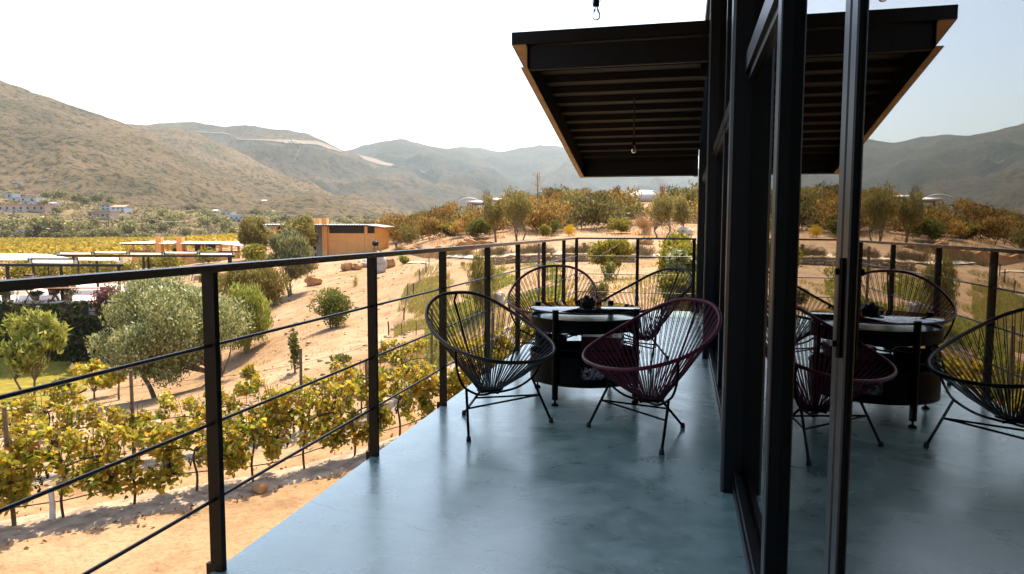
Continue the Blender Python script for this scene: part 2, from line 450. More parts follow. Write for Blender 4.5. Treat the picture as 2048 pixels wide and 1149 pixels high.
L_ = {}
L_['olive'] = leafmat('olive leaves', [(0, (0.10, 0.10, 0.035)), (0.45, (0.21, 0.205, 0.075)), (0.8, (0.34, 0.32, 0.145)), (1, (0.50, 0.46, 0.26))], 0.3, 0.45)
L_['greyolive'] = leafmat('grey olive leaves', [(0, (0.11, 0.125, 0.038)), (0.4, (0.24, 0.26, 0.085)), (0.8, (0.42, 0.42, 0.18)), (1, (0.66, 0.63, 0.40))], 0.3, 0.42)
L_['warmolive'] = leafmat('warm olive leaves', [(0, (0.12, 0.10, 0.022)), (0.5, (0.25, 0.205, 0.05)), (1, (0.42, 0.33, 0.10))], 0.35, 0.5)
L_['bright'] = leafmat('bright green leaves', [(0, (0.15, 0.17, 0.025)), (0.5, (0.31, 0.33, 0.05)), (1, (0.46, 0.45, 0.13))], 0.4, 0.5)
L_['vine'] = leafmat('vine leaves', [(0, (0.08, 0.11, 0.015)), (0.26, (0.22, 0.26, 0.035)), (0.66, (0.50, 0.47, 0.07)), (0.78, (0.72, 0.48, 0.045)), (0.90, (0.52, 0.24, 0.02)), (0.95, (0.30, 0.10, 0.02)), (1, (0.66, 0.64, 0.50))], 0.52, 0.34, clump=(0.50, 0.36, 0.03), clumpscale=1.6)
L_['scrub'] = leafmat('chaparral leaves', [(0, (0.10, 0.055, 0.011)), (0.5, (0.27, 0.155, 0.033)), (0.85, (0.44, 0.27, 0.055)), (1, (0.52, 0.38, 0.08))], 0.35, 0.6, objvar=0.5)
L_['scrubgreen'] = leafmat('olive chaparral leaves', [(0, (0.065, 0.055, 0.013)), (0.5, (0.165, 0.135, 0.033)), (1, (0.31, 0.25, 0.065))], 0.32, 0.6, objvar=0.4)
L_['bush'] = leafmat('green bush leaves', [(0, (0.06, 0.075, 0.012)), (0.5, (0.15, 0.16, 0.028)), (1, (0.30, 0.28, 0.06))], 0.35, 0.5)
L_['yellowbush'] = leafmat('yellow green bush leaves', [(0, (0.12, 0.105, 0.012)), (0.5, (0.25, 0.215, 0.026)), (1, (0.40, 0.34, 0.055))], 0.4, 0.5)
L_['yellow'] = leafmat('yellow flowers', [(0, (0.42, 0.27, 0.01)), (1, (0.70, 0.46, 0.02))], 0.35, 0.6)
L_['lavender'] = leafmat('lavender leaves', [(0, (0.09, 0.065, 0.025)), (0.6, (0.20, 0.14, 0.06)), (1, (0.34, 0.25, 0.13))], 0.25, 0.6, objvar=0.2)
L_['locust'] = leafmat('locust leaves', [(0, (0.16, 0.19, 0.025)), (0.5, (0.33, 0.34, 0.06)), (1, (0.50, 0.46, 0.14))], 0.45, 0.5)
L_['ivy'] = leafmat('ivy leaves', [(0, (0.018, 0.028, 0.008)), (0.6, (0.045, 0.055, 0.016)), (1, (0.10, 0.10, 0.035))], 0.25, 0.5)
L_['village'] = leafmat('valley tree leaves', [(0, (0.12, 0.12, 0.04)), (0.5, (0.25, 0.23, 0.08)), (1, (0.40, 0.33, 0.15))], 0.3, 0.6, objvar=0.4)
L_['goldvine'] = leafmat('gold vineyard leaves', [(0, (0.28, 0.19, 0.02)), (0.5, (0.50, 0.34, 0.035)), (1, (0.62, 0.45, 0.07))], 0.4, 0.6, clump=(0.30, 0.26, 0.05), clumpscale=0.12)
L_['pink'] = leafmat('pink bracts', [(0, (0.05, 0.035, 0.015)), (0.5, (0.14, 0.045, 0.05)), (1, (0.30, 0.12, 0.13))], 0.35, 0.5)
L_['dry'] = leafmat('dry grass blades', [(0, (0.26, 0.19, 0.05)), (0.5, (0.42, 0.31, 0.09)), (0.8, (0.32, 0.31, 0.07)), (1, (0.24, 0.27, 0.06))], 0.35, 0.7)
L_['weed'] = leafmat('green weeds', [(0, (0.13, 0.15, 0.02)), (0.5, (0.28, 0.28, 0.05)), (1, (0.42, 0.38, 0.09))], 0.4, 0.6)
L_['reddry'] = leafmat('reddish dry stalks', [(0, (0.26, 0.13, 0.045)), (1, (0.45, 0.27, 0.12))], 0.3, 0.7)
L_['fall'] = leafmat('fallen leaves', [(0, (0.20, 0.09, 0.03)), (1, (0.42, 0.22, 0.08))], 0.1, 0.7)

# ------------------------------------------------------------------ terrain
CTRL = [
 # near ground along the vine rows and below the balcony
 (222,1015,10.9),(695,918,13.2),(0,1149,8.8),(430,1149,8.8),(-260,1090,9.6),(-420,1180,8.5),(-300,1500,5.8),(460,1800,4.5),(640,1000,11.2),(880,845,14.6),(1000,775,15.2),(1060,745,16.0),
 (366,960,12.0),(0,960,12.4),(-250,930,13.2),
 # lower garden on the left
 (106,812,28),(0,770,36),(0,748,40),(200,748,40),(-250,760,38),(-250,860,20),(0,880,17.0),(250,860,17.5),(420,778,27),(300,745,36),
 # terrace with the pergolas
 (-260,606,43),(0,607,43),(130,596,46),(260,590,48),(0,585,52),(240,582,52),(-300,575,56),(400,606,43),
 # dirt slope in the middle
 (560,745,21),(700,740,20.5),(665,655,27),(600,650,31),(585,592,42),(510,628,38),(780,673,27),(858,535,45),(760,545,52),(698,545,52),(750,503,65),(650,512,68),(770,500,70),(600,520,66),(512,515,68),(560,560,50),
 # garden to the right and the slope behind it
 (1000,600,20),(970,622,19.5),(1200,582,20),(1130,640,17),(1300,606,14.5),(1380,622,13.0),(1060,529,34),(1240,528,33),(940,530,38),(1060,505,37),(1200,505,37),(910,506,43),(830,512,54),(1390,520,33),
 (1100,480,42),(1020,485,47),(1240,466,54),(1320,476,48),(1390,480,46),(1060,460,58),(900,480,60),(850,482,66),(960,475,56),
 (1200,432,74),(1080,425,76),(1350,430,74),(1200,402,95),(1390,402,95),(1040,404,95),(960,415,95),(900,432,92),(840,448,92),(780,460,95),(1500,402,95),(1500,480,46),(1600,520,30),
 (1200,440,170),(1000,450,170),(800,465,170),(1400,440,170),
 # valley floor and the village slope
 (350,532,85),(100,522,100),(-200,524,100),(500,520,88),(100,482,285),(-200,482,285),(300,484,280),(450,490,240),(620,478,260),
 (100,452,350),(-200,452,350),(300,455,360),(500,452,430),(60,415,400),(-150,410,400),(230,426,410),(400,440,470),(500,432,560),(620,440,700),(760,446,820),(0,396,480),(-200,385,480),(130,400,560),(330,418,600),
]
CP = np.array([tuple(at(*c)) for c in CTRL] + [(4, -8, -3.0), (8, 4, -1.0), (14, 12, -0.3), (-6, -10, -3.0), (-20, -15, -4), (30, -30, -2), (2, 3, -2.4), (3, 9, -1.2), (40, 30, 1), (-120, -60, -5), (-90, 20, -5), (150, 0, 0),
  (300, 500, 5), (500, -200, 0), (-600, -300, 0), (0, -600, 0), (-2.2, 3, -3.0), (-2.2, 8, -2.6)])
def _rb(d): return np.sqrt(d * d + 1.0)
_D = np.linalg.norm(CP[:, None, :2] - CP[None, :, :2], axis=2)
_A = _rb(_D) + np.eye(len(CP)) * -0.6
_n = len(CP)
_B = np.zeros((_n + 1, _n + 1)); _B[:_n, :_n] = _A; _B[_n, :_n] = 1; _B[:_n, _n] = 1
_w = np.linalg.solve(_B, np.append(CP[:, 2], 0))
def zt_np(xy):
    d = np.linalg.norm(xy[:, None, :] - CP[None, :, :2], axis=2)
    return _rb(d) @ _w[:_n] + _w[_n]
def zt(x, y):
    z = float(zt_np(np.array([[x, y]]))[0])
    r = math.hypot(x, y)
    k = min(1.0, r / 40.0)
    return z + 0.10 * k * mnoise.fractal((x * 0.35, y * 0.35, 0.3), 0.9, 2.0, 4)

_DEPS = np.concatenate([np.arange(3, 30, 0.25), np.arange(30, 120, 0.5), np.arange(120, 900, 3.0)])
def G(px, py, dmin=3.0):
    """first point of the terrain along the pixel's ray, and its depth"""
    r = ray(px, py)
    P = np.array([tuple(CAM + r * float(d)) for d in _DEPS])
    h = P[:, 2] - zt_np(P[:, :2])
    for i in range(1, len(_DEPS)):
        if _DEPS[i] > dmin and h[i] <= 0 < h[i - 1]:
            t = h[i - 1] / (h[i - 1] - h[i])
            d = _DEPS[i - 1] + t * (_DEPS[i] - _DEPS[i - 1])
            p = CAM + r * float(d)
            return Vector((p.x, p.y, zt(p.x, p.y))), d
    i = int(np.argmin(np.abs(h)))
    p = CAM + r * float(_DEPS[i])
    return Vector((p.x, p.y, zt(p.x, p.y))), float(_DEPS[i])

def drape(px, dep):
    """terrain point under a column of the picture at a given depth"""
    p = CAM + ray(px, 600) * float(dep)
    return Vector((p.x, p.y, zt(p.x, p.y)))

def terrain():
    az = np.concatenate([np.linspace(-180, -72, 40)[:-1], np.linspace(-72, 30, 330), np.linspace(30, 180, 40)[1:-1]])
    rad = np.concatenate([[0.0], np.geomspace(1.5, 60, 150), np.geomspace(60, 1300, 90)[1:]])
    v = []
    for r in rad:
        a = np.radians(az)
        xy = np.stack([np.sin(a) * r, np.cos(a) * r], 1)
        z = zt_np(xy)
        k = min(1.0, r / 40.0)
        for (x, y), zz in zip(xy, z):
            v.append((x, y, zz + 0.10 * k * mnoise.fractal((x * 0.35, y * 0.35, 0.3), 0.9, 2.0, 4)))
    n = len(az); f = []
    for i in range(len(rad) - 1):
        for j in range(n):
            j2 = (j + 1) % n
            f.append((i*n+j, (i+1)*n+j, (i+1)*n+j2, i*n+j2))
    mb = MB(); mb.add(v, f, True)
    return tag(mb.build('ground', M['ground']), kind='structure')
terrain()

# ------------------------------------------------------------------ mountains
def mountain(name, prof, dep_base, dep_ridge, zbase, mt, amp, fr, seed, px0, px1, step=7, rows=46, lean=0.0):
    xs = np.arange(px0, px1 + 1, step); P = np.array(prof, float)
    ys = np.interp(xs, P[:, 0], P[:, 1])
    v = []; nb = 14
    for i, (x, y) in enumerate(zip(xs, ys)):
        h = ray(x, 459)
        top = at(x, y, dep_ridge)
        for k in range(rows + nb):
            if k <= rows:
                t = k / rows
                d = float(dep_base + (dep_ridge - dep_base) * t)
                e = t ** 1.25
                z = zbase + (top.z - zbase) * e
            else:
                t = 1 - (k - rows) / nb * 0.9
                d = dep_ridge + (1 - t) * (dep_ridge - dep_base) * 0.8
                z = zbase + (top.z - zbase) * t
            p = CAM + Vector((h.x, h.y, 0)) * d
            env = math.sin(math.pi * min(1, t) ** 0.8) if k <= rows else 0.3 * (1 - t)
            q = Vector(((p.x + lean * p.z) * fr, (p.y) * fr * 0.6, seed))
            z += amp * env * (mnoise.ridged_multi_fractal(q, 0.9, 2.1, 6, 1.0, 2.0) - 1.1)
            z += amp * 0.05 * mnoise.fractal(q * 9, 1.0, 2.0, 4)
            v.append((p.x, p.y, z))
    n = rows + nb; f = []
    for i in range(len(xs) - 1):
        for k in range(n - 1):
            f.append((i*n+k, (i+1)*n+k, (i+1)*n+k+1, i*n+k+1))
    mb = MB(); mb.add(v, f, True)
    o = tag(mb.build(name, mt), kind='structure')
    return o, BVHTree.FromPolygons([Vector(p) for p in v], f)
mA, tA = mountain('near_mountain', [(-700,60),(-300,95),(0,160),(60,182),(130,206),(200,230),(250,247),(300,268),(340,290),(430,338),(520,378),(600,410),(700,444),(800,462),(900,480)], 640, 1350, 6, M['hillnear'], 40, 0.0036, 3.1, -700, 900, lean=0.6)
mB, tB = mountain('middle_mountain', [(0,225),(150,240),(270,252),(330,258),(390,262),(470,300),(560,345),(640,385),(720,420),(820,455),(960,480)], 1000, 2000, 8, M['hillnear'], 60, 0.0026, 8.7, -100, 960, lean=0.5)
mC, tC = mountain('ridge_mountain', [(-100,262),(150,258),(270,252),(300,252),(385,246),(430,253),(460,256),(490,252),(540,258),(590,264),(620,270),(650,284),(690,303),(720,312),(760,345),(800,390),(860,430),(960,470)], 1500, 2900, 8, M['hillfar'], 110, 0.0019, 15.2, -100, 980, lean=0.4)
mD, tD = mountain('spur_mountain', [(500,330),(600,315),(690,304),(740,314),(800,330),(845,342),(900,360),(960,392),(1050,425),(1200,455)], 1700, 3300, 8, M['hillfar'], 95, 0.0020, 21.9, 480, 1240, lean=0.3)
mE, tE = mountain('saddle_mountain', [(400,340),(560,330),(640,318),(690,304),(730,293),(770,284),(800,281),(830,285),(860,293),(890,299),(930,304),(980,330),(1040,372),(1120,410),(1300,450)], 2200, 4000, 8, M['hillhaze'], 130, 0.0017, 33.0, 380, 1340, lean=0.3)
mF, tF = mountain('far_mountain', [(700,330),(800,310),(880,300),(920,296),(960,297),(1000,306),(1040,298),(1080,293),(1110,294),(1150,301),(1220,312),(1320,330),(1450,345),(1700,360),(2300,380)], 2800, 5000, 8, M['hillhaze'], 140, 0.0016, 41.0, 680, 2300, lean=0.3)

def track(name, tree, pts, half):
    """pale dirt track graded into a mountainside: a band draped on the slope"""
    mb = MB(); v = []
    xs = []
    for (x0, y0, w0), (x1, y1, w1) in zip(pts[:-1], pts[1:]):
        n = max(2, int(abs(x1 - x0) / 4))
        for i in range(n):
            t = i / n; xs.append((x0+(x1-x0)*t, y0+(y1-y0)*t, w0+(w1-w0)*t))
    xs.append(pts[-1])
    rows = []
    for x, y, w in xs:
        a = []
        for q in (0.0, 0.5, 1.0):
            yy = y + w * q * half + (1.2 * mnoise.noise(Vector((x * 0.15, q * 5, 2.0))) if q > 0.9 else 0)
            h = tree.ray_cast(CAM, ray(x, yy).normalized())
            if h[0] is None: a = None; break
            a.append(h[0] + h[1] * (3.0 if h[1].z > 0 else -3.0))
        rows.append(a)
    for a, b in zip(rows[:-1], rows[1:]):
        if a is None or b is None or (a[0] - b[0]).length > 200: continue
        mb.add([a[0], a[1], a[2], b[2], b[1], b[0]], [(0, 1, 4, 5), (1, 2, 3, 4)])
    if mb.v: tag(mb.build(name, M['track']), kind='structure')
track('dirt_road_ridge', tC, [(385,264,1.2),(455,268,1.6),(480,279,2),(540,281,2.5),(570,281,7),(634,284,7),(656,291,8),(684,304,2.5)], 1.0)
track('dirt_road_spur', tD, [(698,309,3),(720,312,6),(760,322,9),(790,330,5),(843,343,2)], 1.0)
track('dirt_gully', tC, [(600,290,2),(597,300,3),(593,312,3),(588,322,3)], 1.0)

# ------------------------------------------------------------------ balcony
GX = 0.29                                   # plane of the window glass
DX0, DY1 = -1.645, 11.2
mb = MB()
mb.box((DX0, -2.5, -0.20), (0.27, DY1, 0.0))
tag(mb.build('balcony_floor', M['deck']), kind='structure')

RZ, RX = 1.12, -1.6147
PY = [0.95, 2.197, 3.557, 4.722, 5.90, 7.06, 8.45, 9.93, 11.162]
rl = thing('balcony_railing', 'dark steel balcony railing of flat posts, flat handrail and thin horizontal rods', 'railing', (RX, 0, 0))
def rp(m_, n_, mt_): return m_.build(n_, mt_, rl, origin=(RX, 0, 0))
m = MB(); m.box((RX-0.042, -2.4, RZ-0.026), (RX+0.010, 11.185, RZ)); m.box((RX+0.0105, 11.135, RZ-0.026), (0.19, 11.185, RZ)); rp(m, 'handrail', M['handrail'])
for y in PY:
    m = MB(); m.box((RX-0.040, y, 0.0), (RX+0.008, y+0.026, RZ-0.0265))
    m.box((RX-0.062, y+0.004, -0.12), (RX-0.0405, y+0.022, 0.025)); rp(m, 'post', M['rail'])
for x in (-0.681, 0.16):
    m = MB(); m.box((x-0.026, 11.14, 0.0), (x+0.022, 11.166, RZ-0.0265)); rp(m, 'post', M['rail'])
for z in (0.833, 0.552, 0.272):
    m = MB(); m.tube([(RX-0.014, -2.4, z), (RX-0.014, 11.15, z)], 0.0068, 8); rp(m, 'rod', M['rod'])
    m = MB(); m.tube([(RX+0.02, 11.153, z), (0.19, 11.153, z)], 0.0068, 8); rp(m, 'rod', M['rod'])

# ------------------------------------------------------------------ building with the glass front
bd = thing('winery_building', 'dark steel framed building with a full height reflecting glass front', 'building', (GX, 0, 0))
def bp_(m_, n_, mt_, par=None): return m_.build(n_, mt_, par or bd, origin=(GX, 0, 0))
def rbox(m_, a, b, c=0.006):
    """box with chamfered vertical edges"""
    x0, y0, z0 = a; x1, y1, z1 = b
    o = [(x0+c, y0), (x1-c, y0), (x1, y0+c), (x1, y1-c), (x1-c, y1), (x0+c, y1), (x0, y1-c), (x0, y0+c)]
    n = len(o)
    vv = [(x, y, z0) for x, y in o] + [(x, y, z1) for x, y in o]
    m_.add(vv, [(i, (i+1) % n, n+(i+1) % n, n+i) for i in range(n)] + [tuple(range(n-1, -1, -1)), tuple(range(n, 2*n))])
TZ0, TZ1, TOP = 1.955, 2.035, 3.74
for y, w in ((3.46, 0.13), (7.08, 0.11), (11.03, 0.10)):
    m = MB(); rbox(m, (0.198, y, 0.0), (GX+0.06, y+w, TOP), 0.012); bp_(m, 'column', M['frame'])
m = MB(); m.box((0.252, -2.5, 0.002), (GX+0.05, 3.455, 0.055)); m.box((0.252, 3.595, 0.002), (GX+0.05, 7.075, 0.055)); m.box((0.252, 7.195, 0.002), (GX+0.05, 11.02, 0.055)); bp_(m, 'curb', M['alu'])
BAYS = [(-2.5, 0.40), (0.45, 1.355), (1.462, 2.198), (2.282, 3.455), (3.595, 5.30), (5.36, 7.075), (7.195, 9.05), (9.11, 11.02)]
# fixed panes with sill, transom and head
for y0, y1 in BAYS:
    m = MB(); m.box((GX-0.030, y0, 0.058), (GX+0.03, y1, 0.105)); m.box((GX-0.036, y0, 0.106), (GX-0.012, y1, 0.116)); bp_(m, 'sill_rail', M['alu'])
    m = MB(); m.box((GX-0.035, y0, TZ0), (GX+0.03, y1, TZ1)); m.box((GX-0.018, y0, TZ0-0.03), (GX+0.02, y1, TZ0-0.0015)); m.box((GX-0.02, y0, TZ1+0.0015), (GX+0.02, y1, TZ1+0.02)); bp_(m, 'transom', M['alu'])
    m = MB(); m.box((GX, y0, 0.107), (GX+0.008, y1, TZ0-0.031)); bp_(m, 'window_pane', M['glass'])
    m = MB(); m.box((GX, y0, TZ1+0.022), (GX+0.008, y1, TOP-0.06)); bp_(m, 'upper_pane', M['glass'])
for y0, y1, x in ((0.4005, 0.4495, 0.262), (5.3005, 5.3595, 0.262), (9.0505, 9.1095, 0.262), (2.1985, 2.2815, 0.256)):
    m = MB(); rbox(m, (x, y0, 0.058), (GX+0.05, y1, TOP-0.06), 0.004); bp_(m, 'mullion', M['alu'])
# opening stile of the sliding panel, with its lock plate
st = MB(); rbox(st, (0.281, 1.3555, 0.058), (GX+0.05, 1.402, TOP-0.06), 0.003); rbox(st, (0.281, 1.415, 0.058), (GX+0.05, 1.4615, TOP-0.06), 0.003); st.box((0.288, 1.4021, 0.058), (GX+0.04, 1.4149, TOP-0.06))
sto = bp_(st, 'door_stile', M['alu'])
m = MB(); rbox(m, (0.272, 1.372, 1.02), (0.2808, 1.392, 1.20), 0.004); m.tube([(0.2735, 1.382, 1.175), (0.266, 1.382, 1.175)], 0.006, 10); m.tube([(0.2735, 1.382, 1.045), (0.266, 1.382, 1.045)], 0.006, 10)
h = bp_(m, 'door_lock', M['black'], sto)
m = MB(); m.box((GX-0.05, -2.5, TOP-0.055), (GX+0.05, 11.13, TOP-0.001)); bp_(m, 'head_beam', M['frame'])
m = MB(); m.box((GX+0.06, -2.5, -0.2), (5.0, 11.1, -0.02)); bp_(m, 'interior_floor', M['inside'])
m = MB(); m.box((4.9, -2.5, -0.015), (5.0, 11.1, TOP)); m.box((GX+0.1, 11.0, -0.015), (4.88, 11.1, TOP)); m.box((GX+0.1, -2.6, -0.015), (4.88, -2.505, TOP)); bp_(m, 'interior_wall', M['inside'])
m = MB(); m.box((-1.75, -2.75, -3.5), (GX-0.03, -2.55, TOP)); bp_(m, 'end_wall', M['inside'])  # unseen wall added behind the camera to block bounce and sky light
m = MB(); m.box((-1.85, -4.0, TOP+0.002), (5.2, 7.62, TOP+0.16)); bp_(m, 'roof', M['canopy'])  # out of view; front edge lengthened to keep the sun off the deck
m = MB(); m.box((0.2, 7.63, TOP+0.002), (5.2, 11.2, TOP+0.16)); bp_(m, 'rear_roof', M['canopy'])
m = MB(); m.box((0.27, -2.5, -3.5), (0.31, 11.15, -0.201)); m.box((0.31, 11.12, -3.5), (5.0, 11.15, -0.201)); bp_(m, 'base_wall', M['greywall'])

# ------------------------------------------------------------------ sloping canopy over the table end
cn = thing('steel_canopy', 'dark sloping steel canopy of corrugated decking jutting out over the table', 'canopy', (0.2, 7.25, 2.9))
CY0, CY1 = 7.25, 11.59
slope = (2.084 - 2.890) / (CY1 - CY0)
def cz(y, dz): return 2.890 + (y - CY0) * slope + dz
def cbox(mb_, x0, x1, y0, y1, d0, d1):
    vv = [(x0,y0,cz(y0,d0)),(x1,y0,cz(y0,d0)),(x1,y1,cz(y1,d0)),(x0,y1,cz(y1,d0)),(x0,y0,cz(y0,d1)),(x1,y0,cz(y0,d1)),(x1,y1,cz(y1,d1)),(x0,y1,cz(y1,d1))]
    mb_.add(vv, [(0,3,2,1),(4,5,6,7),(0,1,5,4),(1,2,6,5),(2,3,7,6),(3,0,4,7)])
def cp_(m_, n_, mt_): return m_.build(n_, mt_, cn, origin=(0.2, 7.25, 2.9))
m = MB(); cbox(m, -1.741, 0.196, 7.235, 7.243, 0.222, 0.345); cbox(m, -1.741, -1.733, 7.2435, CY1, 0.222, 0.345); cbox(m, -1.741, 0.196, CY1, CY1+0.008, 0.222, 0.345); cp_(m, 'fascia', M['canopy'])
m = MB(); cbox(m, -1.732, 0.196, 7.244, CY1-0.001, 0.300, 0.345); cp_(m, 'roof_sheet', M['canopy'])
m = MB(); cbox(m, -1.732, -1.60, 7.244, CY1-0.001, 0.223, 0.231); cp_(m, 'soffit_strip', M['flange'])
m = MB(); cbox(m, -1.578, 0.196, 7.30, 7.308, 0.0, 0.2215); cbox(m, -1.578, 0.196, 7.3085, 7.335, -0.006, 0.0); cp_(m, 'front_beam', M['canopy'])
m = MB(); cbox(m, -1.586, -1.5785, 7.26, CY1, 0.002, 0.2225); cp_(m, 'side_beam', M['canopy'])
m = MB(); cbox(m, -1.647, -1.5788, 7.25, CY1, -0.010, 0.0005); cp_(m, 'beam_flange', M['flange'])
m = MB(); cbox(m, -1.578, 0.196, CY1-0.012, CY1-0.002, 0.002, 0.26); cbox(m, -1.578, 0.196, CY1-0.08, CY1-0.0125, -0.008, 0.001); cp_(m, 'rear_beam', M['canopy'])
# trapezoid decking: ribs run out from the wall
m = MB(); ys = []
y = 7.40; pitch = 0.33
prof = []
while y < CY1 - 0.12:
    prof += [(y, 0.285), (y+0.17, 0.285), (y+0.20, 0.225), (y+0.29, 0.225), (y+0.33, 0.285)]; y += pitch
vv = []; ff = []
for yy, dz in prof:
    vv += [(-1.577, yy, cz(yy, dz)), (0.196, yy, cz(yy, dz))]
for i in range(len(prof)-1):
    ff.append((2*i, 2*i+2, 2*i+3, 2*i+1))
m.add(vv, ff); cp_(m, 'corrugated_deck', M['deckrib'])
for yy in (7.62, 11.45):
    m = MB(); cbox(m, 0.13, 0.196, yy, yy+0.09, -0.03, 0.22); cp_(m, 'bracket', M['canopy'])

def bulb(label, p, top, amber, wires=False, drop=0.0):
    t = thing('hanging_bulb', label, 'light bulb', p)
    o = tuple(p)
    m = MB()
    x, y, z = p
    n = 9
    m.tube([(x+0.006*math.sin(i*1.3), y+0.005*math.cos(i*1.7), z+0.075+(top-z-0.075)*i/n) for i in range(n+1)], 0.0042 if not amber else 0.010, 6)
    m.build('cord', M['rubber'], t, origin=o)
    m = MB(); m.lathe([(0.0, 0.11), (0.013, 0.108), (0.021, 0.095), (0.0215, 0.04), (0.019, 0.036), (0.0, 0.036)], 14, p)
    if wires:
        m.tube([(x-0.015, y-0.01, z+0.12), (x-0.026, y, z+0.08), (x-0.023, y-0.004, z+0.045), (x-0.016, y-0.005, z+0.032)], 0.003, 6)
        m.tube([(x+0.012, y, z+0.115), (x+0.024, y-0.003, z+0.10), (x+0.029, y-0.004, z+0.075), (x+0.025, y-0.004, z+0.062)], 0.003, 6)
    m.build('socket', M['black'], t, origin=o)
    m = MB(); m.lathe([(0.0125, 0.038), (0.0135, 0.025), (0.020, 0.008), (0.0285, -0.012), (0.030, -0.028), (0.026, -0.045), (0.016, -0.056), (0.0, -0.060)], 16, p)
    gl = m.build('glass', M['amberbulb'] if amber else M['bulb'], t, origin=o)
    m = MB(); m.tube([(x-0.006, y, z+0.03), (x-0.007, y, z-0.02), (x, y, z-0.026), (x+0.007, y, z-0.02), (x+0.006, y, z+0.03)], 0.0012, 5)
    m.build('filament', M['wood'] if amber else M['rod'], gl, origin=o)
bulb('clear light bulb in a black socket hanging against the bright sky', tuple(at(1192.5, 24, 5.0)), TOP+0.001, False, True)
pb = CAM + ray(1267.5, 297) * (8.9 / ray(1267.5, 297).y)
bulb('amber light bulb hanging from the underside of the corrugated canopy', tuple(pb), cz(pb.y, 0.25), True)

# ------------------------------------------------------------------ string chairs
def catmull(P, n, closed=True):
    P = [Vector(p) for p in P]; L = len(P); out = []
    for i in range(L if closed else L - 1):
        p0, p1, p2, p3 = (P[(i-1) % L], P[i], P[(i+1) % L], P[(i+2) % L]) if closed else (P[max(i-1, 0)], P[i], P[i+1], P[min(i+2, L-1)])
        for k in range(n):
            t = k / n
            out.append(0.5*((2*p1) + (p2-p0)*t + (2*p0-5*p1+4*p2-p3)*t*t + (3*p1-p0-3*p2+p3)*t**3))
    if not closed: out.append(P[-1])
    return out
HALF = [(-0.44, 0.0, 0.842), (-0.425, 0.14, 0.830), (-0.37, 0.262, 0.780), (-0.27, 0.345, 0.708), (-0.12, 0.388, 0.632), (0.05, 0.385, 0.568), (0.21, 0.325, 0.522), (0.325, 0.20, 0.490), (0.368, 0.0, 0.478)]
RIM = HALF + [(x, -y, z) for x, y, z in reversed(HALF[1:-1])]
def make_chair(label, kind, group):
    t = thing('string_chair', label, 'chair', (0, 0, 0), 0, group)
    cm = M['cordblack'] if kind == 'black' else M['cordwine']
    loop = catmull(RIM, 6)
    m = MB(); m.tube(loop, 0.0118, 8, closed=True); m.build('rim', cm, t)
    hub = [Vector((-0.05 + 0.085*math.cos(a), 0.075*math.sin(a), 0.232 + 0.012*math.cos(a))) for a in [2*math.pi*i/16 for i in range(16)]]
    m = MB(); m.tube(hub, 0.009, 8, closed=True); m.tube([(-0.05, -0.075, 0.222), (-0.05, 0.075, 0.222)], 0.008, 6); m.tube([(-0.135, 0, 0.222), (0.035, 0, 0.222)], 0.008, 6); m.build('hub_ring', M['black'], t)
    # cords in pairs from rim to hub, bunching where they meet
    m = MB(); N = 54; L = len(loop)
    dist = [0.0]
    for i in range(L): dist.append(dist[-1] + (loop[(i+1) % L] - loop[i]).length)
    def on(s_):
        s_ = s_ % dist[-1]
        for i in range(L):
            if dist[i+1] >= s_:
                q = (s_ - dist[i]) / (dist[i+1] - dist[i]); return loop[i].lerp(loop[(i+1) % L], q)
    for i in range(N):
        for d in (-0.0075, 0.0075):
            p = on(dist[-1]*i/N + d)
            a = math.atan2(p.y / 0.39, (p.x + 0.05) / 0.40)
            hb = Vector((-0.05 + 0.085*math.cos(a), 0.075*math.sin(a), 0.235 + 0.012*math.cos(a)))
            mid = p.lerp(hb, 0.55) + Vector((0, 0, -0.012)) + (p - hb) * 0.012
            m.tube([p, mid, hb], 0.0027, 5, caps=False)
    m.build('cords', cm, t)
    # steel frame: spine, side hoops
    m = MB()
    m.tube(catmull([(-0.435, 0.0, 0.832), (-0.452, 0.0, 0.785), (-0.43, 0.0, 0.74), (-0.34, 0.0, 0.55), (-0.24, 0.0, 0.36), (-0.135, 0.0, 0.225)], 4, False), 0.0075, 8)
    m.build('spine', M['black'], t)
    for s in (-1, 1):
        m = MB()
        m.tube(catmull([(0.10, 0.378*s, 0.550), (0.075, 0.355*s, 0.44), (0.06, 0.31*s, 0.335), (0.055, 0.26*s, 0.285), (0.03, 0.16*s, 0.235), (-0.02, 0.06*s, 0.212), (-0.05, 0.0, 0.208)], 4, False), 0.0078, 8)
        m.build('side_hoop', M['black'], t)
    feet = [(-0.345, 0.0), (0.175, 0.338), (0.175, -0.338)]
    tops = [(-0.125, 0.0, 0.232), (0.058, 0.27, 0.293), (0.058, -0.27, 0.293)]
    knee = []
    for (fx, fy), tp in zip(feet, tops):
        m = MB(); m.tube([tp, (fx, fy, 0.012)], 0.0085, 8)
        lg = m.build('leg', M['black'], t)
        v = Vector((fx, fy, 0.012)) - Vector(tp); knee.append(Vector(tp) + v * 0.40)
        m = MB(); m.lathe([(0.0, 0.0), (0.0155, 0.001), (0.0155, 0.012), (0.0125, 0.03), (0.0, 0.034)], 10, (fx, fy, 0.0)); m.build('foot_cap', M['rubber'], lg)
    for i in range(3):
        m = MB(); m.tube([knee[i], knee[(i+1) % 3]], 0.0065, 8); m.build('stretcher', M['black'], t)
    return t
GRP = 'string chairs around the drum table'
chA = make_chair('black corded chair at the near left of the drum table, back to the railing', 'black', GRP)
chB = make_chair('wine red corded chair at the near right of the drum table, beside the glass', 'wine', GRP)
chC = copy_tree(chB); chC['label'] = 'wine red corded chair on the far side of the drum table, facing the viewer'
chD = copy_tree(chA); chD['label'] = 'black corded chair at the far right of the table, by the balcony end'
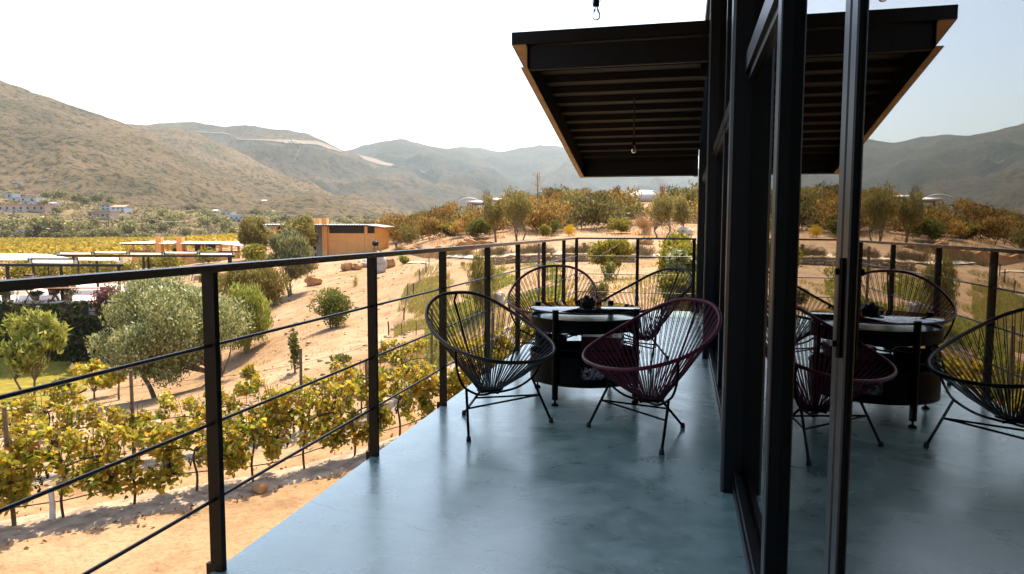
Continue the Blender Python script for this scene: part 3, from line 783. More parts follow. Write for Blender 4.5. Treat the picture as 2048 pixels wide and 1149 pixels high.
def place(o, x, y, deg, k=1.0): o.scale = (k, k, k); o.location = (x, y, 0); o.rotation_euler = (0, 0, R(deg))
place(chA, -1.145, 4.325, -37, 0.975)
place(chB, -0.21, 4.33, 226, 0.96)
place(chC, -1.19, 6.57, -86, 1.05)
place(chD, -0.38, 6.74, 225, 1.035)

# ------------------------------------------------------------------ drum table
TX, TY = -0.708, 5.3145
tb = thing('drum_table', 'round table made from a black steel drum, with glass top and fire pit below', 'table', (TX, TY, 0))
LEGS = [(-0.155, -0.39), (0.392, -0.1625), (0.155, 0.39), (-0.392, 0.1625)]
for lx, ly in LEGS:
    m = MB(); m.tube([(lx, ly, 0.045), (lx, ly, 0.682)], 0.0225, 14); lg = m.build('leg', M['black'], tb)
    m = MB(); m.lathe([(0.0, 0.0), (0.026, 0.001), (0.024, 0.012), (0.008, 0.022), (0.0065, 0.046)], 12, (lx, ly, 0.0)); m.build('levelling_foot', M['black'], lg)
RT = 0.408
m = MB(); m.lathe([(RT-0.012, 0.527), (RT, 0.520), (RT+0.004, 0.527), (RT, 0.535), (RT, 0.600), (RT+0.005, 0.606), (RT+0.002, 0.613), (RT-0.010, 0.611), (RT-0.012, 0.600), (RT-0.012, 0.527)], 64); m.lathe([(0.0, 0.530), (RT-0.013, 0.530)], 64); m.build('tray_band', M['black'], tb)
m = MB(); m.lathe([(0.0, 0.592), (RT-0.0125, 0.592)], 64); m.build('tray_filling', M['deck'], tb)
m = MB(); m.box((-0.03, -0.40, 0.505), (0.0, -0.36, 0.5255)); m.build('latch', M['black'], tb)
m = MB(); m.lathe([(0.0, 0.656), (RT-0.004, 0.656), (RT+0.002, 0.659), (RT+0.002, 0.667), (RT-0.004, 0.670), (0.0, 0.670)], 64); m.build('glass_top', M['tableglass'], tb)
m = MB(); m.lathe([(RT+0.003, 0.656), (RT+0.007, 0.656), (RT+0.007, 0.668), (RT+0.003, 0.668), (RT+0.003, 0.656)], 64); m.build('edge_trim', M['rubber'], tb)
# lower drum with a window cut in the side
wa0, wa1 = R(-86), R(-55)
m = MB()
m.lathe([(RT, 0.140), (RT, 0.337)], 60, a0=wa1, a1=wa0+2*math.pi)
m.lathe([(RT, 0.140), (RT, 0.200)], 8, a0=wa0, a1=wa1); m.lathe([(RT, 0.290), (RT, 0.337)], 8, a0=wa0, a1=wa1)
m.lathe([(RT-0.008, 0.142), (RT-0.008, 0.337)], 60, a0=wa1, a1=wa0+2*math.pi)
m.lathe([(0.0, 0.145), (RT-0.0085, 0.145)], 48)
m.lathe([(RT-0.009, 0.335), (RT+0.006, 0.335), (RT+0.008, 0.343), (RT, 0.349), (RT-0.009, 0.345), (RT-0.009, 0.335)], 64)
m.build('drum', M['black'], tb)
m = MB(); g2 = np.random.default_rng(5)
for i in range(150):
    a = R(-90) + R(39) * g2.random(); r_ = RT - 0.02 - 0.10 * g2.random() ** 1.5
    z_ = 0.155 + 0.135 * g2.random() * (1 - 0.3 * (RT - r_) / 0.12)
    m.sphere((r_*math.cos(a), r_*math.sin(a), z_), tuple(0.008 + 0.007 * g2.random(3)), 7, 5, 0.25)
m.build('stones', M['stone'], tb)
m = MB(); m.box((-0.03, 0.02, 0.15), (0.27, 0.30, 0.44)); m.build('burner_box', M['cordwine'], tb)
m = MB(); m.lathe([(0.10, 0.15), (0.125, 0.43), (0.13, 0.435), (0.12, 0.435), (0.095, 0.16)], 24, (-0.26, 0.02, 0)); m.build('bucket', M['black'], tb)
m = MB(); m.tube([(RT*0.985*math.cos(a), RT*0.985*math.sin(a), 0.40) for a in [2*math.pi*i/40 for i in range(40)]], 0.006, 8, closed=True); m.build('ring_bar', M['black'], tb)

# ------------------------------------------------------------------ things on the table
GZ = 0.6705
p = CAM + ray(1171, 613) * ((GZ - 1.25) / ray(1171, 613).z)
ca = thing('photo_camera', 'black photo camera with a long lens lying on the glass table top', 'camera', (p.x, p.y + 0.03, GZ), R(18)); ca.scale = (0.78, 0.78, 0.78)
m = MB(); rbox(m, (-0.05, -0.018, 0.0), (0.075, 0.03, 0.078), 0.008); rbox(m, (-0.062, -0.03, 0.0), (-0.045, 0.025, 0.07), 0.006); m.build('body', M['rubber'], ca)
m = MB(); m.add([(-0.025,-0.024,0.0785),(0.03,-0.024,0.0785),(0.03,0.024,0.0785),(-0.025,0.024,0.0785),(-0.012,-0.016,0.104),(0.017,-0.016,0.104),(0.017,0.018,0.104),(-0.012,0.018,0.104)], [(4,5,6,7),(0,1,5,4),(1,2,6,5),(2,3,7,6),(3,0,4,7)]); m.build('viewfinder', M['rubber'], ca)
m = MB(); m.lathe([(0.0, 0.0785), (0.009, 0.0785), (0.009, 0.089), (0.0, 0.089)], 12, (0.052, 0.004, 0)); m.build('dial', M['rod'], ca)
lens = MB(); ax0, ax1 = Vector((-0.012, -0.02, 0.040)), Vector((-0.075, -0.115, 0.040))
lens.tube([ax0, ax0.lerp(ax1, 0.4)], 0.033, 20); lens.tube([ax0.lerp(ax1, 0.4), ax1], 0.0385, 20, caps=False)
d_ = (ax1 - ax0).normalized(); lo = lens.build('lens', M['rubber'], ca)
m = MB(); m.tube([ax1 - d_*0.012, ax1 - d_*0.010], 0.034, 20); m.build('front_element', clear_glass('lens glass', (0.02, 0.02, 0.03), 0.1), lo)
m = MB(); m.tube(catmull([(0.075, 0.01, 0.06), (0.11, 0.03, 0.075), (0.13, 0.05, 0.04), (0.12, 0.08, 0.006), (0.06, 0.10, 0.006)], 4, False), 0.004, 6); m.build('strap', M['rubber'], ca)
p = CAM + ray(1194.5, 613.5) * ((GZ - 1.25) / ray(1194.5, 613.5).z)
jr = thing('amber_jar', 'small amber glass jar standing beside the camera on the table', 'jar', (p.x, p.y, GZ))
m = MB(); m.lathe([(0.0, 0.002), (0.030, 0.002), (0.032, 0.006), (0.032, 0.072), (0.030, 0.074), (0.0285, 0.072), (0.0285, 0.008), (0.0, 0.008)], 20); m.build('glass', M['amberglass'], jr)
m = MB(); m.lathe([(0.0, 0.009), (0.027, 0.009), (0.027, 0.040), (0.0, 0.042)], 18); m.build('wax', M['wood'], jr)

def tree_limbs(m, g, base, tips, r0, fork):
    """trunk to a fork, then limbs to the clump centres"""
    base = Vector(base); fork = Vector(fork)
    k = (fork - base)
    side = Vector((g.normal()*0.04, g.normal()*0.04, 0)) * k.length
    m.tube(catmull([base - Vector((0, 0, 0.15)), base + k*0.4 + side, fork], 4, False), r0, 8, taper=0.7)
    for tp in tips:
        tp = Vector(tp); mid = fork.lerp(tp, 0.5) + Vector((g.normal(), g.normal(), g.normal())) * 0.06 * (tp - fork).length
        m.tube(catmull([fork - k*0.02, mid, tp], 3, False), r0*0.42, 6, taper=0.25)

def crown_points(g, n, clumps, shell=0.55):
    """sample points mostly near the surface of the clumps"""
    C = np.array([c[:3] for c in clumps]); Rr = np.array([c[3:6] for c in clumps])
    wgt = (Rr.prod(1)) ** 0.67; idx = g.choice(len(clumps), n, p=wgt/wgt.sum())
    d = g.normal(size=(n, 3)); d /= np.linalg.norm(d, axis=1)[:, None]
    r = shell + (1 - shell) * g.random(n) ** 0.7
    r *= 1 + 0.16 * g.normal(size=n)
    return C[idx] + d * Rr[idx] * r[:, None], C[idx]

def make_tree(name, label, cat, base, w, h, trunk, leaf, n, ll, lw, nclump=14, seed=1, bark='bark', group=None, up=0.4, outw=0.6, nfork=1, tr=None, spread=1.0, shape='ellipsoid', wy=None, rclump=0.30, shp='diamond', kind='crown', droop=0.0):
    g = np.random.default_rng(seed)
    t = thing(name, label, cat, base, 0, group)
    wy = wy or w; ch = h - trunk
    cl = []
    for i in range(nclump):
        for _ in range(60):
            d = g.uniform(-1, 1, 3)
            if np.linalg.norm(d) < 1: break
        if shape == 'dome': d[2] = abs(d[2]) * 1.0; zc = trunk + d[2] * ch * 0.72
        else: zc = trunk + ch * (0.5 + 0.36 * d[2])
        k = 1.0 if shape != 'cone' else (1 - 0.6 * (zc - trunk) / ch)
        rc = rclump * (0.7 + 0.6 * g.random())
        cl.append((d[0]*w*0.36*k*spread, d[1]*wy*0.36*k*spread, zc, rc*w*0.55, rc*wy*0.55, rc*ch*0.6))
    P, ctr = crown_points(g, n, cl)
    P[:, 2] = np.maximum(P[:, 2], 0.03 + 0.1 * g.random(len(P)))
    m = MB(); m.leaves(P, ll, lw, up=up, outc=ctr - np.array([0, 0, 0.2*ch]), outw=outw, g=g, shape=shp, droop=droop)
    m.build(kind, L_[leaf], t)
    m = MB(); r0 = tr or 0.028 * h
    tips = [c[:3] for c in cl]
    for q in range(nfork):
        bx, by = (0.0, 0.0) if nfork == 1 else (g.normal()*0.10*w, g.normal()*0.08*w)
        fork = (bx*2.0, by*2.0, max(0.15*h, trunk*0.9))
        tree_limbs(m, g, (bx, by, 0), tips[q::nfork], r0 / math.sqrt(nfork), fork)
    m.build('trunk' if kind == 'crown' else 'stems', M[bark], t)
    return t
def pxw(px_w, dep): return px_w / FPX * dep

def plant(name, label, cat, base_px, x0, x1, ytop, leaf, n, ll, lw, trunk=0.0, dep=None, **kw):
    """a plant standing on the terrain, sized in metres from its extent at that distance"""
    b, d = G(*base_px) if dep is None else (drape(base_px[0], dep), dep)
    w = pxw(x1 - x0, d)
    top = at(base_px[0], ytop, d).z
    h = max(0.3, top - b.z)
    c = at((x0 + x1) / 2, base_px[1], d)
    b = Vector((c.x, c.y, zt(c.x, c.y)))
    h = max(0.3, top - b.z)
    return make_tree(name, label, cat, b, w, h, trunk * h, leaf, n, ll, lw, **kw)

OL = 'olive_tree'
plant(OL, 'large grey green olive tree behind the nearest tall railing post', 'tree', (400, 776), 190, 474, 535, 'greyolive', 56000, 0.13, 0.05, trunk=0.05, nclump=54, seed=3, nfork=2, up=0.5, outw=0.7, rclump=0.235, spread=1.25)
plant(OL, 'tall feathery olive tree with a thin trunk in front of the orange building', 'tree', (585, 592), 528, 640, 455, 'olive', 11000, 0.28, 0.06, trunk=0.20, nclump=24, seed=5, nfork=2, up=0.9, outw=0.7, rclump=0.25)
plant(OL, 'olive tree with yellowish crown between the large olive and the feathery one', 'tree', (505, 628), 432, 566, 520, 'warmolive', 15000, 0.24, 0.055, trunk=0.10, nclump=22, seed=6, nfork=2, up=0.6, outw=0.7, rclump=0.34)
plant(OL, 'dark olive tree at the left end of the orange building roof', 'tree', (514, 516), 478, 548, 430, 'warmolive', 9000, 0.34, 0.08, trunk=0.12, nclump=18, seed=8, nfork=2, up=0.5, rclump=0.34)
plant(OL, 'olive tree rising against the orange building beside its chimney', 'tree', (604, 521), 560, 642, 428, 'warmolive', 9000, 0.34, 0.08, trunk=0.12, nclump=18, seed=9, nfork=2, up=0.5, rclump=0.34)
plant('bright_shrub', 'bright lime green feathery shrub beside the large olive tree', 'shrub', (490, 650), 436, 540, 556, 'bright', 13000, 0.24, 0.04, trunk=0.04, nclump=16, seed=10, nfork=3, up=1.2, rclump=0.4, dep=30)
plant('young_locust', 'young tree with pale yellow green leaves and two thin trunks on the lawn', 'tree', (106, 812), 8, 138, 604, 'locust', 2600, 0.34, 0.10, trunk=0.30, nclump=30, seed=12, nfork=2, tr=0.075, up=0.0, outw=1.1, rclump=0.23)
plant('round_bush', 'round bright green bush alone on the bare slope', 'bush', (666, 656), 625, 708, 572, 'bush', 4600, 0.12, 0.05, trunk=0.03, nclump=22, seed=13, nfork=3, up=0.5, rclump=0.36)
plant('thin_sapling', 'thin columnar sapling on the bare ground behind the vines', 'sapling', (588, 748), 578, 600, 662, 'bush', 500, 0.13, 0.055, trunk=0.12, nclump=9, seed=14, rclump=0.6, up=-0.2, bark='bark')
plant('small_seedling', 'tiny leafy seedling near the vine tops', 'sapling', (689, 734), 660, 702, 704, 'bush', 220, 0.14, 0.06, trunk=0.2, nclump=7, seed=15, rclump=0.4)
plant('feathery_bush', 'tall feathery yellow green bush behind the far left chair', 'bush', (968, 624), 925, 1002, 500, 'warmolive', 5200, 0.13, 0.018, trunk=0.05, nclump=22, seed=16, nfork=4, up=1.3, rclump=0.33)
plant(OL, 'olive tree leaning left with a forked trunk above the railing corner', 'tree', (1012, 485), 962, 1018, 386, 'warmolive', 3800, 0.22, 0.05, trunk=0.22, nclump=16, seed=17, up=0.6, nfork=1, rclump=0.34)
plant(OL, 'multi stemmed olive tree right of the leaning olive above the railing corner', 'tree', (1029, 484), 1006, 1066, 383, 'warmolive', 4200, 0.22, 0.05, trunk=0.20, nclump=18, seed=18, up=0.6, nfork=3, rclump=0.34)
plant(OL, 'round olive tree below the white bubble tent', 'tree', (1326, 476), 1296, 1352, 388, 'warmolive', 4200, 0.20, 0.045, trunk=0.16, nclump=18, seed=19, up=0.6, nfork=2, rclump=0.36)
plant(OL, 'olive tree with one slanting trunk nearest the building edge', 'tree', (1352, 468), 1336, 1396, 392, 'warmolive', 3600, 0.20, 0.045, trunk=0.24, nclump=16, seed=20, up=0.6, rclump=0.34)
plant('dark_bush', 'dark green round bush left of the olive pair on the bank', 'bush', (962, 478), 934, 990, 436, 'bush', 2600, 0.22, 0.09, trunk=0.05, nclump=14, seed=21, nfork=3, rclump=0.38)
plant('pale_bush', 'yellow green bush at the left end of the dirt bank', 'bush', (898, 474), 868, 926, 446, 'yellowbush', 2200, 0.26, 0.09, trunk=0.04, nclump=14, seed=22, nfork=3, rclump=0.36)
plant('rounded_bush', 'rounded yellow green bush in the middle of the dirt slope', 'bush', (1240, 468), 1211, 1264, 432, 'yellowbush', 2600, 0.18, 0.06, trunk=0.04, nclump=18, seed=23, nfork=3, up=0.6, rclump=0.36)
plant('yellow_broom', 'small bright yellow flowering bush on the dirt slope', 'bush', (1138, 472), 1126, 1150, 448, 'yellow', 1100, 0.14, 0.025, trunk=0.03, nclump=8, seed=24, nfork=3, up=1.0, rclump=0.5)
plant('ragged_bush', 'ragged green bush left of the yellow flowering bush', 'bush', (1092, 478), 1079, 1105, 446, 'yellowbush', 900, 0.18, 0.06, trunk=0.15, nclump=9, seed=25, nfork=3, up=0.6, rclump=0.42)
plant('ragged_bush', 'dark ragged bush behind the yellow flowering bush', 'bush', (1108, 470), 1098, 1124, 440, 'bush', 900, 0.2, 0.06, trunk=0.1, nclump=9, seed=26, nfork=3, up=0.6, rclump=0.42)
plant('dry_grass_clump', 'reddish dry grass clump right of the rounded bush', 'grass clump', (1284, 470), 1262, 1312, 436, 'reddry', 1500, 0.5, 0.012, trunk=0.02, nclump=10, seed=27, nfork=3, up=1.6, rclump=0.4)
plant('leggy_shrub', 'green shrub with bare legs standing behind the end railing', 'shrub', (1224, 560), 1172, 1270, 474, 'yellowbush', 6000, 0.15, 0.05, trunk=0.30, nclump=20, seed=28, nfork=4, up=0.7, rclump=0.3)
plant('low_shrub', 'low grey green shrub under the leggy shrub', 'shrub', (1196, 604), 1176, 1218, 556, 'warmolive', 1300, 0.10, 0.03, trunk=0.04, nclump=12, seed=29, nfork=3, rclump=0.36)
plant('large_bush', 'large dense yellow green bush behind the balcony end by the building', 'bush', (1362, 560), 1300, 1440, 464, 'yellowbush', 13000, 0.15, 0.055, trunk=0.04, nclump=30, seed=30, nfork=4, up=0.6, rclump=0.34, dep=17.5)
plant('near_bush', 'tall yellow green bush just past the end railing by the building', 'bush', (1372, 640), 1318, 1440, 540, 'yellowbush', 9000, 0.11, 0.045, trunk=0.04, nclump=20, seed=31, nfork=4, up=0.7, rclump=0.36, dep=13.4)
plant('pale_flowered_shrub', 'shrub with pale whitish green leaves in front of the large bush', 'shrub', (1350, 600), 1316, 1400, 494, 'greyolive', 1700, 0.15, 0.09, trunk=0.1, nclump=20, seed=32, nfork=4, up=0.3, rclump=0.26, dep=14.2)
plant('low_bush', 'small green bush in the garden right of the far red chair', 'bush', (1212, 548), 1200, 1236, 520, 'bush', 700, 0.10, 0.04, trunk=0.04, nclump=9, seed=33, nfork=3, rclump=0.4, dep=24)

# dead flower stalk and bare thorn on the crest
b, d = G(1075, 412)
t = thing('flower_stalk', 'tall thin dead flower stalk rising above the scrub', 'plant', b)
m = MB(); hh = at(1075, 346, d).z - b.z; m.tube([(0, 0, -0.1), (0.02, 0, hh*0.5), (0.0, 0, hh)], 0.09, 6, taper=0.4); m.build('stem', M['bark'], t)
g = np.random.default_rng(3); P = np.stack([g.normal(size=160)*0.30, g.normal(size=160)*0.30, hh*(0.45+0.55*g.random(160))], 1)
m = MB(); m.leaves(P, 0.45, 0.05, up=1.2, g=g); m.build('dry_bracts', L_['reddry'], t)
plant('bare_shrub', 'bare grey twiggy shrub on the crest by the left tent', 'shrub', (976, 424), 962, 990, 384, 'lavender', 500, 0.7, 0.04, trunk=0.1, nclump=9, seed=35, nfork=4, up=1.2, rclump=0.4)
plant('bare_shrub', 'bare twiggy shrub with dark seed heads left of the round tent', 'shrub', (1232, 404), 1220, 1250, 370, 'scrub', 260, 0.35, 0.14, trunk=0.1, nclump=12, seed=36, nfork=4, up=0.8, rclump=0.3)
plant('seed_stalk', 'pale tufted stalk sticking up right of the round tent', 'plant', (1324, 404), 1319, 1331, 366, 'reddry', 220, 0.4, 0.06, trunk=0.3, nclump=5, seed=37, up=1.2, rclump=0.5)

# chaparral on the hill: each shrub its own object, a few shapes shared
protos = []
for i in range(6):
    o = make_tree('chaparral_shrub', 'brown green chaparral shrub among many alike covering the hill', 'shrub', (0, 0, -50), 3.4, 2.1 + 0.25*(i % 3), 0.12, 'scrub' if i < 4 else 'scrubgreen', 1500, 0.30, 0.09, nclump=13, seed=50+i, nfork=4, group='chaparral shrubs on the hill', up=0.7, rclump=0.38, kind='foliage', bark='darkbark', tr=0.05)
    protos.append(o)
spots = []
g = np.random.default_rng(21)
def scrub_ok(px, dep):
    lo = np.interp(px, [640, 760, 800, 900, 940, 1000, 1060, 1130, 1200, 1280, 1400, 1700], [96, 78, 66, 61, 55, 52, 54, 56, 58, 63, 58, 54])
    return dep > lo
n_try = 0
while len(spots) < 225 and n_try < 6000:
    n_try += 1
    px = g.uniform(725, 1560); dep = g.uniform(56, 112)
    if not scrub_ok(px, dep): continue
    if 1268 < px < 1345 and 66 < dep < 84 and g.random() < 0.85: continue
    p = drape(px, dep)
    if (1232 < px < 1320 or 900 < px < 1012) and dep > 74: continue
    if any((p - q).length < 2.0 for q, _ in spots[-400:]): continue
    spots.append((p, dep))
for i, (p, dep) in enumerate(spots):
    o = protos[i] if i < len(protos) else copy_tree(protos[i % len(protos)])
    s_ = g.uniform(0.6, 1.25) * (0.62 if dep > 84 else 1.0); o.location = p; o.rotation_euler = (0, 0, g.uniform(0, 6.28)); o.scale = (s_*g.uniform(0.85, 1.3), s_, s_*g.uniform(0.75, 1.15))

# lavender clumps along the path
lav0 = make_tree('lavender_clump', '', 'shrub', (0, 0, -50), 1.1, 0.72, 0.03, 'lavender', 1500, 0.20, 0.012, nclump=9, seed=70, nfork=4, up=1.7, rclump=0.5, kind='foliage', shape='dome', bark='darkbark', tr=0.02, group='lavender clumps along the garden path')
lav0['label'] = 'low grey brown lavender clump in the row along the garden path'
lx = [(755, 513, 60), (800, 511, 58), (836, 510, 56), (886, 512, 44), (908, 512, 42), (930, 512, 41), (976, 512, 39), (1004, 512, 38), (1048, 511, 37), (1064, 511, 37), (1078, 512, 36.5), (1098, 512, 36), (1136, 510, 36), (1150, 511, 36), (1166, 511, 36), (1182, 511, 36), (1238, 508, 36), (1256, 508, 36), (1272, 508, 36), (1290, 510, 35)]
for i, (px, py, dep) in enumerate(lx):
    o = lav0 if i == 0 else copy_tree(lav0)
    o.location = drape(px, dep); s_ = g.uniform(0.65, 1.0); o.scale = (s_*1.15, s_*1.1, s_); o.rotation_euler = (0, 0, g.uniform(0, 6))

# ------------------------------------------------------------------ vine rows below the balcony
def make_vine(seed, label, group, h=1.36, n=1050):
    g = np.random.default_rng(seed)
    t = thing('grapevine', label, 'grapevine', (0, 0, -50), 0, group)
    cl = []
    for i in range(17):
        x = -0.66 + 1.32 * (i + g.random()) / 17
        cl.append((x, g.normal()*0.12, h*(0.44 + 0.52*g.random()), 0.15, 0.20, 0.15))
    for i in range(8):
        cl.append((g.uniform(-0.62, 0.62), g.normal()*0.14, h*(0.26 + 0.18*g.random()), 0.13, 0.15, 0.20))
    P, ctr = crown_points(g, n, cl, 0.25)
    m = MB(); m.leaves(P, 0.086, 0.086, up=-0.35, outc=ctr, outw=0.55, g=g, shape='vine'); m.build('leaves', L_['vine'], t)
    m = MB()
    m.tube(catmull([(0, 0, -0.1), (0.03, 0.01, 0.3), (-0.02, 0.0, 0.62), (0.02, 0, 0.80)], 4, False), 0.020, 7, taper=0.8)
    for s in (-1, 1):
        m.tube(catmull([(0.01, 0, 0.76), (0.18*s, 0.01, 0.84), (0.42*s, -0.02, 0.86), (0.66*s, 0.0, 0.85)], 4, False), 0.016, 6, taper=0.6)
    for i in range(9):
        x = g.uniform(-0.6, 0.6); m.tube([(x, 0, 0.85), (x + g.normal()*0.08, g.normal()*0.06, 1.2), (x + g.normal()*0.15, g.normal()*0.12, h*0.95)], 0.006, 5)
    m.build('trunk', M['darkbark'], t)
    for i in range(5):
        x = g.uniform(-0.6, 0.6); y = g.normal()*0.06; z = g.uniform(0.55, 0.82)
        m = MB()
        for k in range(16):
            q = k / 15; m.sphere((x + g.normal()*0.022*(1-q*0.7), y + g.normal()*0.022*(1-q*0.7), z - 0.13*q), 0.014, 6, 4)
        m.build('grape_cluster', M['grape'], t)
    return t
LV1 = 'grapevine with green and yellow leaves in the front row below the railing'
LV2 = 'grapevine with green and yellow leaves in the second row behind the front one'
LV3 = 'grapevine in the sparse row of vines nearest the grey green olive tree'
row_pts = [(-330, 1135, None), (222, 1018, None), (695, 922, None), (905, 862, None)]
A0, _ = G(222, 1018); A1, _ = G(695, 922)
rdir = (A1 - A0); rdir.z = 0; rdir.normalize(); rn = Vector((-rdir.y, rdir.x, 0))
if rn.dot(_F) < 0: rn = -rn
rang = math.atan2(rdir.y, rdir.x)
vp = [make_vine(200+i, LV1, 'grapevines in the front row') for i in range(4)]
def vrow(start, s0, s1, step, label, group, protos_, used, scale=1.0, skip=0.0, seed=0):
    g = np.random.default_rng(seed); s = s0; i = 0
    while s < s1:
        if g.random() >= skip:
            p = start + rdir * float(s) + rn * float(g.normal() * 0.05)
            pr_ = protos_[i % 4]
            if used and i < 4: o = pr_
            else: o = copy_tree(pr_)
            o.location = (p.x, p.y, zt(p.x, p.y)); k = scale * g.uniform(0.88, 1.12)
            o.scale = (scale * 1.05, scale, k); o.rotation_euler = (0, 0, rang + (math.pi if g.random() < 0.5 else 0) + g.normal()*0.05)
            o['label'] = label; o['group'] = group
            i += 1
        s += step
vrow(A0, -6.9, 8.6, 0.90, LV1, 'grapevines in the front row', vp, True, 1.0, 0.0, 1)
vrow(A0 + rn*2.4, -6.0, 7.0, 1.1, LV2, 'grapevines in the second row', vp, False, 0.88, 0.10, 2)
B0 = A0 + rn*5.6
vrow(B0, -3.2, -0.4, 1.3, LV3, 'grapevines in the sparse row', vp, False, 0.9, 0.1, 3)
def stakes(start, s0, s1, step, label, group, h, seed):
    g = np.random.default_rng(seed); s = s0; first = None
    while s < s1:
        p = start + rdir*float(s); z = zt(p.x, p.y)
        if first is None:
            m = MB(); m.tube([(0, 0, -0.2), (0.01, 0, h*0.5), (0.0, 0.005, h)], 0.032, 7)
            o = m.build('vineyard_stake', M['stake']); tag(o, label, 'stake', group); first = o
        else:
            o = first.copy(); COL.objects.link(o)
        o.location = (p.x, p.y, z); o.rotation_euler = (g.normal()*0.03, g.normal()*0.03, g.uniform(0, 6))
        s += step
stakes(A0, -6.6, 9.6, 2.7, 'weathered wooden stake in the front vine row', 'stakes of the front vine row', 1.75, 1)
stakes(A0 + rn*2.4, -5.6, 11, 3.1, 'weathered wooden stake in the second vine row', 'stakes of the second vine row', 1.75, 2)
for off, nm in ((0.0, 'front'), (2.4, 'second')):
    for hz, wl in ((0.86, 'lower fruiting wire'), (1.45, 'upper wire')):
        m = MB(); m.tube([(q.x, q.y, zt(q.x, q.y) + hz) for q in [A0 + rn*off + rdir*float(s) for s in np.arange(-6.6, 10.5, 1.0)]], 0.004, 4)
        tag(m.build('trellis_wire', M['rod']), '%s of the %s vine row' % (wl, nm), 'wire')
m = MB(); m.tube([(q.x, q.y, zt(q.x, q.y) + 0.32 + 0.05*math.sin(s*2.1)) for s, q in [(s, A0 + rdir*float(s)) for s in np.arange(-6.6, 10.5, 0.5)]], 0.009, 6)
tag(m.build('drip_hose', M['hose']), 'thin black drip hose strung low along the front vine row', 'hose')
m = MB(); q = A0 + rdir*(-0.75); m.tube([(0, 0, -0.05), (0.02, 0, 0.24), (-0.005, 0, 0.50)], 0.045, 10, taper=0.8)
tag(m.build('trunk_guard', M['leaftie'], loc=(q.x, q.y, zt(q.x, q.y))), 'white guard sleeve round a young vine at the left', 'guard')
p, d = G(522, 984)
m = MB(); m.sphere((0, 0, 0.06), (0.13, 0.10, 0.10), 12, 8, 0.35); tag(m.build('rock', M['rustboulder'], loc=p), 'tan rock on the bare ground in front of the vines', 'rock')
M['mulchshade'] = plain('mulch and painted shade', (0.30, 0.225, 0.16), 0.95, 0.0, 0.45, 5.0, 0.6, 25)  # grey of litter and the vines' shadow, painted in as one colour
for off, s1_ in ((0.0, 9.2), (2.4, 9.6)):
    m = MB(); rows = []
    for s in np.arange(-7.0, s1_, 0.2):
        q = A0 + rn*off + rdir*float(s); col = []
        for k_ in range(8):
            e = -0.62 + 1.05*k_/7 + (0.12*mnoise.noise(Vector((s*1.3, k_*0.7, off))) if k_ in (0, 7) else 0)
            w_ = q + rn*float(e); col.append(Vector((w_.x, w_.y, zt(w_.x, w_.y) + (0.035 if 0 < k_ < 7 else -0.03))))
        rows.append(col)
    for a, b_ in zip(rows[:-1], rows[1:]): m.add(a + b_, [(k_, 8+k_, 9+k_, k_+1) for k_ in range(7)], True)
    tag(m.build('mulch_shade_strip', M['mulchshade']), kind='structure')
# fallen leaves and tufts
g = np.random.default_rng(31)
P = []
for i in range(520):
    q = A0 + rdir*float(g.uniform(-6.5, 10)) - rn*float(g.normal()*0.55 + 0.35 - (2.4 if g.random() < 0.4 else 0)); P.append((q.x, q.y, zt(q.x, q.y) + 0.015))
m = MB(); m.leaves(P, 0.085, 0.065, g=g); 
o = m.build('fallen_leaves', L_['fall']); tag(o, 'brown fallen vine leaves scattered along the rows', 'leaf litter', kind='stuff')

# small yellow vines past the left end of the rows
plant('young_vine', 'small vine with golden leaves left of the large olive tree', 'vine', (180, 800), 128, 250, 718, 'vine', 420, 0.22, 0.2, trunk=0.2, nclump=12, seed=41, rclump=0.26, shp='vine')
plant('young_vine', 'leafy young vine climbing at the foot of the young locust tree', 'vine', (122, 818), 100, 150, 752, 'bush', 380, 0.2, 0.16, trunk=0.1, nclump=10, seed=42, rclump=0.3, shp='vine')
plant('young_vine', 'thin golden vine on a stake under the large olive crown', 'vine', (236, 800), 222, 256, 716, 'vine', 200, 0.2, 0.16, trunk=0.4, nclump=8, seed=43, rclump=0.32, shp='vine')
plant('young_vine', 'young vine at the edge of the vine row by the seedling', 'vine', (500, 775), 484, 520, 726, 'vine', 200, 0.15, 0.13, trunk=0.3, nclump=8, seed=44, rclump=0.34, shp='vine')

# ------------------------------------------------------------------ boulders
def boulder(px, py, x0, x1, ytop, mt, label, sd=0, name='boulder', cat='boulder'):
    b, d = G(px, py); w = pxw(x1-x0, d); h = at(px, ytop, d).z - b.z
    c = at((x0+x1)/2, py, d)
    m = MB(); m.sphere((sd*7.3, 0, 0), (w*0.52, w*0.42, h*0.62), 26, 18, 0.42)
    m.v = [(x - sd*7.3, y, max(z, -h*0.55) + h*0.42) for x, y, z in m.v]
    o = m.build(name, M[mt], loc=(c.x, c.y, zt(c.x, c.y))); o.rotation_euler = (0, 0, YAW)
    return tag(o, label, cat)
boulder(770, 545, 748, 772, 508, 'boulder', 'large pale grey boulder right behind the second railing post', 1)
boulder(798, 530, 770, 790, 511, 'rustboulder', 'flat rusty boulder right of the large pale boulder', 2)
boulder(696, 542, 683, 706, 524, 'rustboulder', 'pointed rusty boulder left of the second railing post', 3)
boulder(714, 541, 704, 724, 527, 'rustboulder', 'rounded tan boulder beside the pointed rusty one', 4)
boulder(728, 535, 716, 744, 521, 'boulder', 'greyish boulder partly behind the second railing post', 5)
boulder(628, 538, 618, 637, 522, 'rustboulder', 'brown boulder by the feathery olive tree', 6)
boulder(640, 568, 612, 642, 550, 'rustboulder', 'low earth covered boulder on the bare slope', 7)
boulder(998, 609, 985, 1010, 585, 'boulder', 'rounded white garden stone behind the black near chair', 8)
boulder(1372, 470, 1356, 1384, 456, 'boulder', 'white dome shaped stone beside the slanting olive trunk', 9)
boulder(1296, 488, 1276, 1306, 474, 'rustboulder', 'orange rock block behind the end railing', 10)
